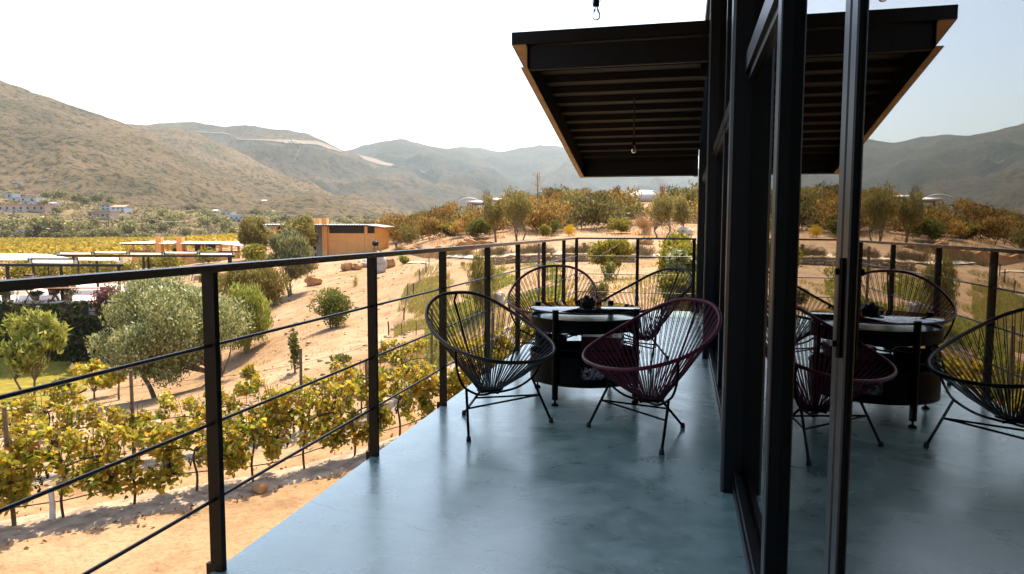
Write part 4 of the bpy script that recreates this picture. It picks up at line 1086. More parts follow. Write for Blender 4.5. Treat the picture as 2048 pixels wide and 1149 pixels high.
boulder(925, 532, 922, 930, 523, 'rustboulder', 'small upright stone on the weedy slope', 11)

# ------------------------------------------------------------------ eroded bank, path, stone wall
m = MB(); g = np.random.default_rng(4); rows = []
for px in np.arange(806, 996, 3.0):
    dep = np.interp(px, [806, 860, 900, 960, 996], [58, 52, 49, 48, 47]); f = drape(px, dep)
    hgt = 0.9 * math.sin(math.pi * min(1, max(0.06, (px - 800) / 200))) ** 0.6 * (0.8 + 0.5 * mnoise.noise(Vector((px*0.06, 0, 1))))
    bk = Vector((_F.x, _F.y, 0)).normalized()
    rows.append([f - bk*0.25 + Vector((0, 0, -0.1)), f + bk*float(0.1 + 0.3*mnoise.noise(Vector((px*0.11, 3, 1)))) + Vector((0, 0, hgt*0.55)), f + bk*float(0.25*mnoise.noise(Vector((px*0.09, 7, 1)))) + Vector((0, 0, hgt)), f + bk*0.7 + Vector((0, 0, hgt*1.02)), f + bk*3.2 + Vector((0, 0, hgt*0.35 - 0.1))])
for a, b_ in zip(rows[:-1], rows[1:]):
    m.add(a + b_, [(k, 5+k, 6+k, k+1) for k in range(4)])
M['bank'] = plain('orange earth bank', (0.44, 0.22, 0.075), 0.95, 0.0, 0.25, 1.5, 0.8, 6)
tag(m.build('earth_bank', M['bank']), kind='structure')
m = MB(); rows = []
for px in np.arange(800, 1420, 6.0):
    dep = np.interp(px, [800, 900, 1000, 1060, 1420], [54, 41.5, 37.2, 36, 34.2])
    rows.append([drape(px, dep) + Vector((0, 0, 0.07)), drape(px, dep + 0.9) + Vector((0, 0, 0.07))])
for a, b_ in zip(rows[:-1], rows[1:]): m.add([a[0], b_[0], b_[1], a[1]], [(0, 1, 2, 3)])
M['path'] = plain('pale gravel path', (0.60, 0.50, 0.38), 0.95, 0.0, 0.15, 5.0, 0.4, 30)
tag(m.build('garden_path', M['path']), kind='structure')
m = MB(); g = np.random.default_rng(9); p0 = drape(985, 36.2)
for px in np.arange(985, 1270, 3.4):
    dep = np.interp(px, [985, 1060, 1240, 1420], [36.3, 34.7, 33.6, 33.2])
    f = drape(px, dep)
    for k in range(3):
        r_ = 0.085 * (0.8 + 0.5*g.random())
        m.sphere((f.x + g.normal()*0.05, f.y + g.normal()*0.05, f.z + 0.05 + k*0.125), (r_*1.25, r_*1.25, r_*0.82), 7, 5, 0.3)
o = m.build('dry_stone_wall', M['wallstone'], loc=p0, origin=tuple(p0)); tag(o, 'low dry stone retaining wall below the lavender path', 'stone wall')

# ------------------------------------------------------------------ weeds and dry grass
def tufts(name, label, cat, region, n, leaf, ll, lw, seed, test=None):
    g = np.random.default_rng(seed); P = []
    for i in range(n*3):
        if len(P) >= n: break
        px = g.uniform(region[0], region[1]); dep = g.uniform(region[2], region[3])
        if test and not test(px, dep): continue
        q = CAM + ray(px, 600)*float(dep)
        if mnoise.noise(Vector((q.x*0.55, q.y*0.55, seed))) < 0.02: continue
        P.append((q.x, q.y, zt(q.x, q.y) + 0.06))
    m = MB(); m.leaves(P, ll, lw, up=1.6, g=g); o = m.build(name, L_[leaf]); return tag(o, label, cat, kind='stuff')
tufts('dry_grass', 'tall dry grass packed inside the corner of the little wire fence', 'grass', (788, 900, 24.5, 36), 4200, 'dry', 0.30, 0.028, 15, lambda px, dep: px > np.interp(dep, [24, 27, 33, 40, 47], [786, 784, 806, 835, 862]))
edge = lambda px, dep: px > np.interp(dep, [24, 27, 33, 40, 47], [786, 784, 806, 835, 862])
tufts('dry_grass', 'dry yellow grass growing inside the little wire fence', 'grass', (780, 1010, 17, 40), 7500, 'dry', 0.26, 0.022, 5, edge)
tufts('weeds', 'green weeds patches on the slope behind the chairs', 'weeds', (850, 1130, 17, 34), 9000, 'weed', 0.17, 0.06, 6, edge)
tufts('dry_grass', 'thin dry grass on the slope behind the end railing', 'grass', (1000, 1400, 14, 33), 3500, 'dry', 0.16, 0.02, 7)
tufts('dry_grass', 'sparse dry grass at the foot of the scrub', 'grass', (860, 1400, 50, 75), 3500, 'reddry', 0.45, 0.03, 8)
b, d = G(806, 520, 40); 
plant('small_weed', 'small bright green weed clump on the bare slope right of the boulders', 'weed clump', (806, 528), 797, 816, 511, 'weed', 500, 0.3, 0.05, trunk=0.02, nclump=7, seed=81, nfork=3, up=1.2, rclump=0.5)
plant('dry_stalk', 'small dry stalk alone on the bare slope', 'weed', (711, 572), 706, 716, 555, 'dry', 60, 0.5, 0.02, trunk=0.02, nclump=5, seed=82, nfork=3, up=2.0, rclump=0.5)

m = MB(); g = np.random.default_rng(61)
for i in range(620):
    px = g.uniform(430, 830); dep = 16.5 + 46*g.random()**1.3
    q = drape(px, dep); r_ = 0.02 + 0.09*g.random()**3
    m.sphere((q.x, q.y, q.z + r_*0.2), (r_*1.2, r_, r_*0.7), 6, 4, 0.35)
tag(m.build('loose_stones', M['wallstone']), 'small loose stones scattered over the bare slope', 'stones', kind='stuff')
tufts('dry_weeds', 'sparse dry weeds dotted over the bare slope', 'weeds', (440, 840, 18, 62), 900, 'dry', 0.22, 0.02, 62)
# lawn at the left foot of the slope
m = MB(); rows = []
for px in np.arange(-420, 175, 12.0):
    near = np.interp(px, [-420, 0, 100, 175], [20, 22, 27.5, 34]); col = []
    for k in range(14): col.append(drape(px, near + (40.5 - near) * k / 13) + Vector((0, 0, 0.10)))
    rows.append(col)
for a, b_ in zip(rows[:-1], rows[1:]):
    m.add(a + b_, [(k, 14+k, 15+k, k+1) for k in range(13)], True)
M['lawn'] = plain('lawn', (0.20, 0.165, 0.035), 0.95, 0.0, 0.35, 1.2, 0.6, 30, 0.0)
tag(m.build('lawn', M['lawn']), kind='structure')

# ------------------------------------------------------------------ little wire fence in the garden
p0, d0 = G(778, 673)
ft = thing('garden_fence', 'low garden fence of thin dark stakes and wire netting round the weeds', 'fence', p0)
fp = [(778, 673, 643), (808, 642, 616), (815, 596, 567), (827, 591, 566), (840, 566, 541), (852, 545, 522), (858, 535, 514)]
net = []
for px, py, yt in fp:
    b, d = G(px, py); h = max(0.4, at(px, yt, d).z - b.z)
    m = MB(); m.tube([b - Vector((0, 0, .15)), b + Vector((rnd.gauss(0, .02), 0, h))], 0.024, 6); m.build('stake', M['darkbark'], ft, origin=tuple(p0))
    net.append((b, h))
m = MB()
for (a, ha), (b_, hb) in zip(net[:-1], net[1:]):
    for k in range(6):
        q = 0.12 + 0.7*k/5; m.tube([a + Vector((0, 0, ha*q)), b_ + Vector((0, 0, hb*q))], 0.003, 3, caps=False)
    n_ = max(3, int((b_-a).length/0.25))
    for k in range(n_): 
        q = a.lerp(b_, k/n_); hh = ha + (hb-ha)*k/n_; m.tube([q + Vector((0, 0, .05)), q + Vector((0, 0, hh*0.82))], 0.003, 3, caps=False)
m.build('netting', M['hose'], ft, origin=tuple(p0))
p1, _ = G(904, 668); net = [p0.lerp(p1, k/12) for k in range(13)]
m = MB()
for q in (0.1, 0.2, 0.3): m.tube([v_ + Vector((0, 0, q)) for v_ in net], 0.004, 3, caps=False)
for v_ in net[::3]: m.tube([v_ - Vector((0, 0, .1)), v_ + Vector((0, 0, .45))], 0.012, 5)
m.build('front_netting', M['hose'], ft, origin=tuple(p0))
m = MB(); hp = [G(x, y)[0] + Vector((0, 0, .03)) for x, y in ((872, 533), (866, 545), (856, 556), (851, 566), (850, 577))]
m.tube(catmull(hp, 4, False), 0.022, 6); tag(m.build('garden_hose', M['palehose']), 'pale hose curving over the dirt beside the wire fence', 'hose')

# wire fence at the foot of the scrub
p0, _ = G(1066, 464)
ft = thing('hill_fence', 'sparse wire fence with thin posts along the foot of the scrub', 'fence', p0)
tops_ = []
for px, py, yt in ((1066, 464, 428), (1163, 458, 426), (1262, 456, 428), (1362, 452, 425), (1450, 452, 425)):
    b, d = G(px, py); h = min(2.0, max(1.3, at(px, yt, d).z - b.z)); m = MB(); m.tube([b - Vector((0, 0, .2)), b + Vector((0, 0, h))], 0.04, 6); m.build('post', M['stake'], ft, origin=tuple(p0)); tops_.append((b, h))
for q in (0.35, 0.65, 0.95):
    m = MB()
    for (a, ha), (b_, hb) in zip(tops_[:-1], tops_[1:]): m.tube([a + Vector((0, 0, ha*q)), b_ + Vector((0, 0, hb*q))], 0.010, 4, caps=False)
    m.build('wire', M['rod'], ft, origin=tuple(p0))

# kettle grill and bollards
b, d = G(751, 503.5); h = at(751, 480.5, d).z - b.z; s_ = h / 1.0
kt = thing('kettle_grill', 'black round kettle grill on legs in front of the orange building', 'grill', b)
kt.scale = (s_, s_, s_)
m = MB(); m.lathe([(0.0, 0.47), (0.14, 0.50), (0.25, 0.58), (0.29, 0.70)], 20); m.build('bowl', M['black'], kt)
m = MB(); m.lathe([(0.295, 0.702), (0.28, 0.80), (0.20, 0.90), (0.08, 0.95), (0.0, 0.955)], 20); m.tube([(-.06, 0, .95), (-.05, 0, 1.0), (.05, 0, 1.0), (.06, 0, .95)], 0.015, 6)
M['enamel'] = plain('black enamel', (0.015, 0.015, 0.016), 0.12); m.build('lid', M['enamel'], kt)
for a in (0.5, 2.6, 4.7):
    m = MB(); m.tube([(0.16*math.cos(a), 0.16*math.sin(a), 0.52), (0.30*math.cos(a), 0.30*math.sin(a), 0.0)], 0.02, 6); m.build('leg', M['rod'], kt)
m = MB(); m.lathe([(0.0, 0.25), (0.17, 0.25), (0.17, 0.27), (0.0, 0.27)], 16); m.build('ash_pan', M['rod'], kt)
for px, py, yt, lb in ((1168, 497, 486, 'small black bollard light on the dirt above the lavender'), (792, 496, 488, 'small black bollard light at the right end of the orange building')):
    b, d = G(px, py); h = max(0.3, at(px, yt, d).z - b.z)
    t = thing('bollard_light', lb, 'bollard light', b)
    m = MB(); m.lathe([(0.0, 0), (0.07, 0), (0.07, h*0.72), (0.0, h*0.72)], 12); m.build('stem', M['black'], t)
    m = MB(); m.lathe([(0.0, h*0.73), (0.09, h*0.73), (0.10, h*0.95), (0.05, h), (0.0, h)], 12); m.build('head', M['black'], t)

# ------------------------------------------------------------------ white bubble tents on the crest
b = at(1279, 397, 92); 
t = thing('bubble_tent', 'large white rounded bubble tent on the crest of the hill', 'tent', b)
k = pxw(1, 92)
m = MB(); m.sphere((0, 0, 0), (33*k, 2.0, 16*k), 28, 16, 0.05); m.build('dome', M['tent'], t).location = (6*k, 0, -0.2*k)
m = MB(); m.sphere((0, 0, 0), (17*k, 1.5, 9*k), 20, 12, 0.05); m.build('entrance_tube', M['tent'], t).location = (-22*k, -0.4, -4*k)
m = MB(); m.tube([(14*k*math.cos(a), 0, 14*k*math.sin(a)) for a in np.linspace(0, math.pi*0.75, 14)], 0.09, 6); m.build('hoop', M['roofmetal'], t).location = (22*k, -0.9, -2*k)
t.rotation_euler = (0, R(-4), YAW)
b = at(955, 406, 94)
t = thing('bubble_tent', 'flattened white tent with bare hoops half hidden in the scrub on the crest', 'tent', b); k = pxw(1, 94)
m = MB(); m.sphere((0, 0, 0), (24*k, 1.6, 4.5*k), 22, 10, 0.18); m.build('dome', M['tent'], t).location = (0, 0, 0)
m = MB(); m.sphere((0, 0, 0), (16*k, 1.4, 4.5*k), 22, 10, 0.18); m.build('entrance_tube', M['tent'], t).location = (40*k, 0, 5*k)
for c, r_ in ((-16, 22), (38, 13)):
    m = MB(); m.tube([(c*k + r_*k*math.cos(a), -0.8, r_*0.55*k*math.sin(a) - 4*k) for a in np.linspace(0.1, math.pi - 0.1, 16)], 0.13, 6); m.build('hoop', M['tent'], t)
m = MB(); m.tube([(-9*k, -1.0, -16*k), (-9*k, -1.0, -1*k)], 0.10, 6); m.build('prop', M['darkbark'], t)
t.rotation_euler = (0, 0, YAW)

# ------------------------------------------------------------------ orange flat roofed building
FH = Vector((_F.x, _F.y, 0)).normalized(); RH = Vector((_R.x, _R.y, 0))
def local_frame(px, dep, deg=0.0):
    p = drape(px, dep); a = YAW + R(deg)
    return p, a
D1 = 67.0
p0, ang = local_frame(650, D1, -4)
p0.z = at(650, 512, D1).z
k = D1 / FPX
ob = thing('orange_building', 'flat roofed orange stucco building with dark strip windows up on the slope', 'building', p0, ang)
def X_(px): return (px - 650) * k
def Z_(py): return (512 - py) * k
ZB = -1.2
m = MB(); m.box((X_(659), 0.0, ZB), (X_(732), 0.25, Z_(467))); m.box((X_(732.4), 0.02, ZB), (X_(752), 0.25, Z_(467))); m.box((X_(659), 0.0, Z_(466.9)), (X_(660.5), 0.25, Z_(452))); m.box((X_(732), 0.0, Z_(466.9)), (X_(738), 0.25, Z_(452))); m.box((X_(551), 0.0, ZB), (X_(555.5), 0.25, Z_(452))); m.box((X_(556), 0.0, ZB), (X_(634), 0.25, Z_(468)));
m.box((X_(752.2), 0.1, ZB), (X_(768), 0.35, Z_(455))); m.box((X_(551), 2.2, ZB), (X_(768), 2.4, Z_(453))); m.box((X_(551), 0.3, ZB), (X_(551)+0.2, 2.18, Z_(453)))
m.build('wall', M['terracotta'], ob)
m = MB(); m.box((X_(752.3), 0.02, ZB), (X_(767), 0.098, Z_(456))); m.box((X_(767.5), 0.4, ZB), (X_(768.5), 2.18, Z_(454))); m.build('end_wall', M['terradark'], ob)
m = MB(); m.box((X_(661), 0.16, Z_(466.8)), (X_(731.6), 0.2, Z_(452))); m.build('strip_window', M['darkgap'], ob)
m = MB(); m.box((X_(738.4), 0.16, Z_(466.8)), (X_(751.8), 0.2, Z_(453))); m.build('strip_window', M['darkgap'], ob)
m = MB(); m.box((X_(556), 0.16, Z_(467.8)), (X_(634), 0.2, Z_(452))); m.build('strip_window', M['darkgap'], ob)
m = MB(); m.box((X_(634.2), 0.05, ZB), (X_(648.5), 0.2, Z_(453))); m.build('grey_panel', M['greywall'], ob)
m = MB(); m.box((X_(624), -0.05, ZB), (X_(634), 0.0, Z_(493))); m.build('door', M['darkgap'], ob)
m = MB(); m.box((X_(648.7), -0.35, ZB), (X_(658.6), 0.35, Z_(437))); m.build('chimney', M['terracotta'], ob)
m = MB(); m.box((X_(612), 2.41, ZB), (X_(624), 3.0, Z_(437))); m.build('chimney', M['terracotta'], ob)
def wavy_roof(m_, x0, x1, y0, y1, z0, z1, pitch=0.2, th=0.03, zx=None):
    n = int((x1-x0)/(pitch/4)); vv = []
    for i in range(n+1):
        x = x0 + (x1-x0)*i/n; w = 0.035*math.sin(2*math.pi*x/pitch); dz = zx(x) if zx else 0
        vv += [(x, y0, z0+w+dz), (x, y1, z1+w+dz), (x, y1, z1+w+dz-th), (x, y0, z0+w+dz-th)]
    ff = []
    for i in range(n):
        a, b_ = 4*i, 4*i+4
        ff += [(a, b_, b_+1, a+1), (a+1, b_+1, b_+2, a+2), (a+2, b_+2, b_+3, a+3), (a+3, b_+3, b_, a)]
    ff += [(0, 1, 2, 3), (4*n+3, 4*n+2, 4*n+1, 4*n)]
    m_.add(vv, ff)
m = MB(); wavy_roof(m, X_(535), X_(780), -0.9, 2.9, Z_(450), Z_(449), 0.24, 0.05, lambda x: -max(0, x - X_(742))*0.12); m.build('roof', M['roofmetal'], ob)
m = MB(); m.box((X_(538), -0.6, Z_(453)), (X_(744), -0.5, Z_(451.2))); m.build('eave_beam', M['darkgap'], ob)

# ------------------------------------------------------------------ open pavilion on the valley floor
D2 = 84.0
p0, ang = local_frame(380, D2, -3); p0.z = at(380, 536, D2).z; k2 = D2 / FPX
pv = thing('orange_pavilion', 'long open orange pavilion with a thin corrugated roof below the yellow vineyard', 'pavilion', p0, ang)
X_ = lambda px: (px - 380) * k2
Z_ = lambda py: (536 - py) * k2
m = MB(); m.box((X_(264), 0, -0.5), (X_(316), 0.2, Z_(503))); m.box((X_(371), 0, -0.5), (X_(480), 0.2, Z_(503))); m.build('wall', M['terracotta'], pv)
for x, w in ((264, 3.2), (290, 3.5), (405, 2.6), (442, 4.0), (466, 2.4)):
    m = MB(); m.box((X_(x), 0.0, Z_(502.9)), (X_(x + w), 0.2, Z_(489))); m.build('pillar', M['terracotta'], pv)
    m = MB(); m.box((X_(x), 5.0, -0.4), (X_(x + w), 5.2, Z_(489))); m.build('pillar', M['terracotta'], pv)
for x0, x1 in ((316.3, 328), (359, 370.7)):
    m = MB(); m.box((X_(x0), -0.35, -0.5), (X_(x1), 0.3, Z_(475))); m.build('chimney', M['terracotta'], pv)
m = MB(); m.box((X_(328.3), 2.0, -0.4), (X_(358.7), 2.15, Z_(490))); m.build('dark_wall', M['greywall'], pv)
m = MB(); m.box((X_(331), 1.9, -0.4), (X_(341), 1.99, Z_(498))); m.build('door', M['darkgap'], pv)
m = MB(); m.box((X_(372), 2.5, -0.4), (X_(415), 2.6, Z_(489))); m.build('back_wall', M['darkgap'], pv)
m = MB(); wavy_roof(m, X_(246), X_(315.9), -0.9, 6.2, Z_(487), Z_(485), 0.26, 0.06); wavy_roof(m, X_(328.2), X_(358.8), -0.9, 6.2, Z_(487), Z_(485), 0.26, 0.06); wavy_roof(m, X_(371), X_(506), -0.9, 6.2, Z_(487), Z_(485), 0.26, 0.06, lambda x: -max(0, x - X_(450))*0.10); m.build('roof', M['roofmetal'], pv)
m = MB(); m.box((X_(249), -0.5, Z_(490.5)), (X_(315.5), -0.4, Z_(488.6))); m.build('eave_beam', M['darkgap'], pv)
m = MB(); m.box((X_(371.5), -0.5, Z_(490.5)), (X_(452), -0.4, Z_(488.6))); m.build('eave_beam', M['darkgap'], pv)
m = MB(); m.box((X_(262), -0.2, Z_(503.8)), (X_(315), 0.4, Z_(502.2))); m.box((X_(371), -0.2, Z_(503.8)), (X_(481), 0.4, Z_(502.2))); m.build('counter', M['darkgap'], pv)

# ------------------------------------------------------------------ terrace with shade pergolas
TZ = at(60, 600, 45).z + 0.22
def TP(px, dep, dz=0.0):
    p = CAM + ray(px, 600) * float(dep); return Vector((p.x, p.y, TZ + dz))
m = MB(); q = [TP(-330, 40.8), TP(420, 41.5), TP(420, 58), TP(-330, 58)]
m.add([v_ + Vector((0, 0, 0.05)) for v_ in q] + [v_ - Vector((0, 0, 0.6)) for v_ in q], [(0, 1, 2, 3), (0, 4, 5, 1), (1, 5, 6, 2), (2, 6, 7, 3), (3, 7, 4, 0)])
M['terrace'] = plain('pale terrace gravel', (0.62, 0.55, 0.50), 0.9, 0.0, 0.10, 2.0, 0.3, 20)
tag(m.build('terrace_floor', M['terrace']), kind='structure')
# ivy covered retaining wall under the terrace
p0 = TP(60, 40.4)
hd = thing('ivy_wall', 'tall retaining wall covered in dark ivy below the white terrace', 'wall', p0)
m = MB(); a, b_ = TP(-330, 40.65), TP(300, 40.9)
m.add([a, b_, b_ + Vector((0, 0, -4.6)), a + Vector((0, 0, -4.6)), a + FH*0.3, b_ + FH*0.3, b_ + FH*0.3 + Vector((0, 0, -4.6)), a + FH*0.3 + Vector((0, 0, -4.6))], [(0, 3, 2, 1), (4, 5, 6, 7), (0, 1, 5, 4)])
m.build('wall', M['darkbark'], hd, origin=tuple(p0))
g = np.random.default_rng(14); P = []
while len(P) < 9000:
    px = g.uniform(-330, 262); z_ = -4.0 * g.random() ** 0.8
    if mnoise.noise(Vector((px*0.02, z_*0.8, 4))) < -0.32 + 0.1*(-z_ - 2.6): continue
    q = TP(px, 40.45) + Vector((0, 0, z_ + 0.25)); q -= FH * float(0.35 * (0.6 + mnoise.noise(Vector((px*0.04, z_, 9)))) * g.random()); P.append(tuple(q))
m = MB(); m.leaves(P, 0.24, 0.18, up=-0.3, g=g); m.build('ivy', L_['ivy'], hd, origin=tuple(p0))

def pergola(label, depn, depf, px0, px1, ztop, posts_front, posts_back, panels, seed):
    c = TP((px0+px1)/2, (depn+depf)/2)
    t = thing('shade_pergola', label, 'pergola', c)
    o = tuple(c); top = ztop - TZ
    A, B, C_, D_ = TP(px0, depn, top), TP(px1, depn, top), TP(px1, depf, top), TP(px0, depf, top)
    m = MB()
    def beam(a, b_, w=0.07, h=0.15):
        d = (b_-a); d.normalize(); s = Vector((0,0,1)).cross(d).normalized()*w; u = Vector((0,0,h))
        m.add([a-s, a+s, a+s+u, a-s+u, b_-s, b_+s, b_+s+u, b_-s+u], [(0,1,2,3),(4,7,6,5),(0,4,5,1),(1,5,6,2),(2,6,7,3),(3,7,4,0)])
    beam(A, B); beam(B + Vector((0,0,.001)), C_); beam(D_, C_); beam(A + Vector((0,0,.001)), D_)
    n = panels
    for i in range(1, n):
        beam(A.lerp(B, i/n) + Vector((0,0,0.02)), D_.lerp(C_, i/n) + Vector((0,0,0.02)), 0.04, 0.12)
    m.build('frame', M['frame'], t, origin=o)
    for px in posts_front:
        q = TP(px, depn); m2 = MB(); m2.box((q.x-0.06, q.y-0.06, TZ), (q.x+0.06, q.y+0.06, ztop - 0.002)); m2.build('post', M['frame'], t, origin=o)
    for px in posts_back:
        q = TP(px, depf); m2 = MB(); m2.box((q.x-0.06, q.y-0.06, TZ), (q.x+0.06, q.y+0.06, ztop - 0.002)); m2.build('post', M['frame'], t, origin=o)
    g = np.random.default_rng(seed)
    for i in range(n):
        for j in range(2):
            if (i + j) % 2: continue
            a0, a1 = (i+0.06)/n, (i+0.94)/n; b0, b1 = (0.04, 0.50) if j == 0 else (0.50, 0.96)
            def PT(u, v): return (A.lerp(B, u)).lerp(D_.lerp(C_, u), v) + Vector((0,0,0.20 - 0.10*math.sin(math.pi*(u*n % 1))*math.sin(math.pi*((v - b0)/(b1 - b0)))))
            N = 6; vv = [PT(a0+(a1-a0)*x/N, b0+(b1-b0)*y/N) for y in range(N+1) for x in range(N+1)]
            ff = [(y*(N+1)+x, y*(N+1)+x+1, (y+1)*(N+1)+x+1, (y+1)*(N+1)+x) for y in range(N) for x in range(N)]
            vv2 = vv + [v_ - Vector((0, 0, 0.02)) for v_ in vv]; nn = len(vv)
            ff2 = ff + [tuple(nn + q for q in reversed(f_)) for f_ in ff]
            m2 = MB(); m2.add(vv2, ff2, True); m2.build('shade_panel', M['shade'], t, origin=o)
    return t
pergola('dark steel pergola with white shade panels nearest to the ivy wall', 42.3, 50.5, -300, 246, at(60, 533, 42.3).z, (-170, 18, 125, 240), (-60, 70, 197), 6, 1)
pergola('farther dark steel pergola with white shade panels in front of the pavilion', 56.0, 62.0, 120, 470, at(300, 514, 56).z, (197, 290, 464), (150, 300, 460), 5, 2)
# big white sail beside the pergolas
q = TP(80, 54); t = thing('shade_sail', 'large white shade sail stretched flat between the pergolas', 'shade sail', q)
zs = at(80, 520, 52).z - TZ
cs = [TP(-200, 52, zs+0.05), TP(160, 53, zs-0.0), TP(100, 58, zs+0.2), TP(-200, 60, zs+0.3)]
m = MB(); N = 8
vv = [(cs[0].lerp(cs[1], x/N)).lerp(cs[3].lerp(cs[2], x/N), y/N) - Vector((0,0,0.25*math.sin(math.pi*x/N)*math.sin(math.pi*y/N))) for y in range(N+1) for x in range(N+1)]
ff = [(y*(N+1)+x, y*(N+1)+x+1, (y+1)*(N+1)+x+1, (y+1)*(N+1)+x) for y in range(N) for x in range(N)]; nn = len(vv)
m.add(vv + [v_ - Vector((0,0,0.02)) for v_ in vv], ff + [tuple(nn+i for i in reversed(f_)) for f_ in ff], True); m.build('cloth', M['shade'], t, origin=tuple(q))
for c_ in cs:
    m = MB(); m.tube([Vector((c_.x, c_.y, TZ)), c_ - Vector((0, 0, 0.03))], 0.05, 8); m.build('pole', M['frame'], t, origin=tuple(q))

def trestle(label, px, dep, L, ang, grp=None):
    c = TP(px, dep, 0.055); t = thing('trestle_table', label, 'table', c, ang)
    m = MB(); 
    for k_ in range(4): m.box((-L/2, -0.4+0.2*k_+0.004, 0.72), (L/2, -0.2+0.2*k_-0.004, 0.765))
    m.build('table_top', M['wood'], t)
    for s in (-1, 1):
        for e in (-1, 1):
            m = MB(); m.tube([(s*L*0.38, -0.34*e, 0.0), (s*L*0.38 + 0.002*e, 0.34*e, 0.715)], 0.035, 6); m.build('leg', M['darkbark'], t)
    return t
trestle('long wooden trestle table with crossed legs at the right end of the terrace', 258, 46, 3.4, YAW + R(6))
trestle('long wooden trestle table behind the sapling at the edge of the ivy wall', 160, 41.9, 3.6, YAW + R(3))
trestle('wooden trestle table partly hidden by the young locust tree', 84, 42.0, 1.9, YAW + R(2))
def barrel(label, px, dep, h=0.98):
    c = TP(px, dep, 0.055); t = thing('wine_barrel', label, 'barrel', c)
    m = MB(); m.lathe([(0.0, 0.0), (0.27, 0.0), (0.315, 0.25*h), (0.335, 0.5*h), (0.315, 0.75*h), (0.27, h), (0.25, h), (0.25, h-0.03), (0.0, h-0.03)], 24); m.build('staves', M['barrel'], t)
    for z0 in (0.06, 0.25, 0.70, 0.90):
        r_ = 0.27 + 0.068*math.sin(math.pi*min(1, max(0, z0))); m = MB(); m.lathe([(r_+0.004, z0*h), (r_+0.012, (z0+0.03)*h), (r_+0.004, (z0+0.06)*h)], 24); m.build('hoop', M['black'], t)
barrel('old oak wine barrel standing on the white terrace by a pergola post', 108, 45.5, 1.25)
barrel('dark wine barrel left of the oak barrel on the terrace', 60, 49, 1.1)
for i, (px, dep, r_, lb, lf) in enumerate(((72, 41.6, 0.42, 'small round potted shrub on the terrace edge above the ivy', 'ivy'), (136, 42.4, 0.6, 'low dark potted bush beside the pergola post', 'ivy'), (272, 44, 0.8, 'dark planter bush beside the trestle table', 'lavender'), (10, 41.4, 0.4, 'small dark plant at the foot of the first pergola post', 'ivy'))):
    c = TP(px, dep, 0.05); t = make_tree('potted_plant', lb, 'plant', c, r_*1.8, r_*1.5, 0.3, lf, 500, 0.13, 0.08, nclump=9, seed=300+i, rclump=0.5, kind='foliage')
    m = MB(); m.lathe([(0.0, 0.0), (r_*0.35, 0.0), (r_*0.45, 0.32), (r_*0.40, 0.32), (0.0, 0.30)], 14); m.build('pot', M['barrel'], t)
c = TP(222, 41.0, -0.9); make_tree('bougainvillea', 'bougainvillea with dusky pink bracts spilling over the ivy wall', 'shrub', c, 2.2, 1.9, 0.1, 'pink', 2200, 0.16, 0.12, nclump=16, seed=320, nfork=3, rclump=0.36)
c = TP(196, 41.1, 0.05); t = thing('stacked_crates', 'grey slatted crates stacked under the wooden table', 'crate', c - Vector((0, 0, 0.75)), YAW)
for k_ in range(3):
    m = MB()
    for z0 in (0.0, 0.11): m.box((-0.38, -0.3, k_*0.26 + z0), (0.38, 0.3, k_*0.26 + z0 + 0.085))
    m.build('crate_layer', M['greywall'], t)
# bushes behind the terrace
bb = make_tree('terrace_bush', 'yellow green bush in the planting behind the terrace', 'bush', (0, 0, -50), 3.0, 2.0, 0.1, 'yellowbush', 1100, 0.26, 0.12, nclump=14, seed=330, nfork=3, rclump=0.38, group='bushes behind the terrace', kind='foliage')
first = True
for i, (px, dep) in enumerate(((-160, 60), (-90, 59), (-20, 61), (36, 60), (70, 62), (100, 59.5), (150, 61), (185, 64), (225, 63), (262, 62.5), (300, 66), (340, 65), (-230, 60), (420, 68))):
    o = bb if i == 0 else copy_tree(bb)
    p = drape(px, dep); o.location = p; s_ = rnd.uniform(0.6, 1.05); o.scale = (s_*1.2, s_*1.2, s_); o.rotation_euler = (0, 0, rnd.uniform(0, 6))
for i, (px, py, x0, x1, yt, lf, lb) in enumerate(((500, 528, 478, 540, 488, 'yellow', 'golden leaved shrub right of the pavilion roof'), (420, 575, 396, 446, 538, 'warmolive', 'dry olive green shrub at the end of the terrace'))):
    plant('garden_shrub', lb, 'shrub', (px, py), x0, x1, yt, lf if lf != 'yellow' else 'yellowbush', 1800, 0.3, 0.12, trunk=0.05, nclump=16, seed=340+i, nfork=3, rclump=0.36)

# ------------------------------------------------------------------ golden vineyard on the valley floor
P = []; g = np.random.default_rng(17)
dirr = Vector((math.cos(R(158)), math.sin(R(158)), 0))
for row in range(60):
    dep = 92 + row * 3.1
    for px in np.arange(-330, 560, 0.0 + max(1.2, 330/dep)):
        if px > 250 and dep < 100: continue
        dd = dep + (px - 100) * 0.010 * dep / 90
        if dd > 285 or dd < 90: continue
        q = CAM + ray(px, 600) * float(dd)
        z0 = zt_np(np.array([[q.x, q.y]]))[0]
        for k_ in range(3): P.append((q.x + g.normal()*0.3, q.y + g.normal()*0.3, z0 + 0.5 + 1.1*g.random()))
m = MB(); P = np.array(P); dd = np.linalg.norm(P[:, :2], axis=1)
m.leaves(P, np.clip(dd/180, 0.5, 1.6), np.clip(dd/210, 0.45, 1.4), up=0.2, g=g)
tag(m.build('golden_vineyard', L_['goldvine']), 'broad field of golden yellow vines on the valley floor', 'vineyard', kind='stuff')

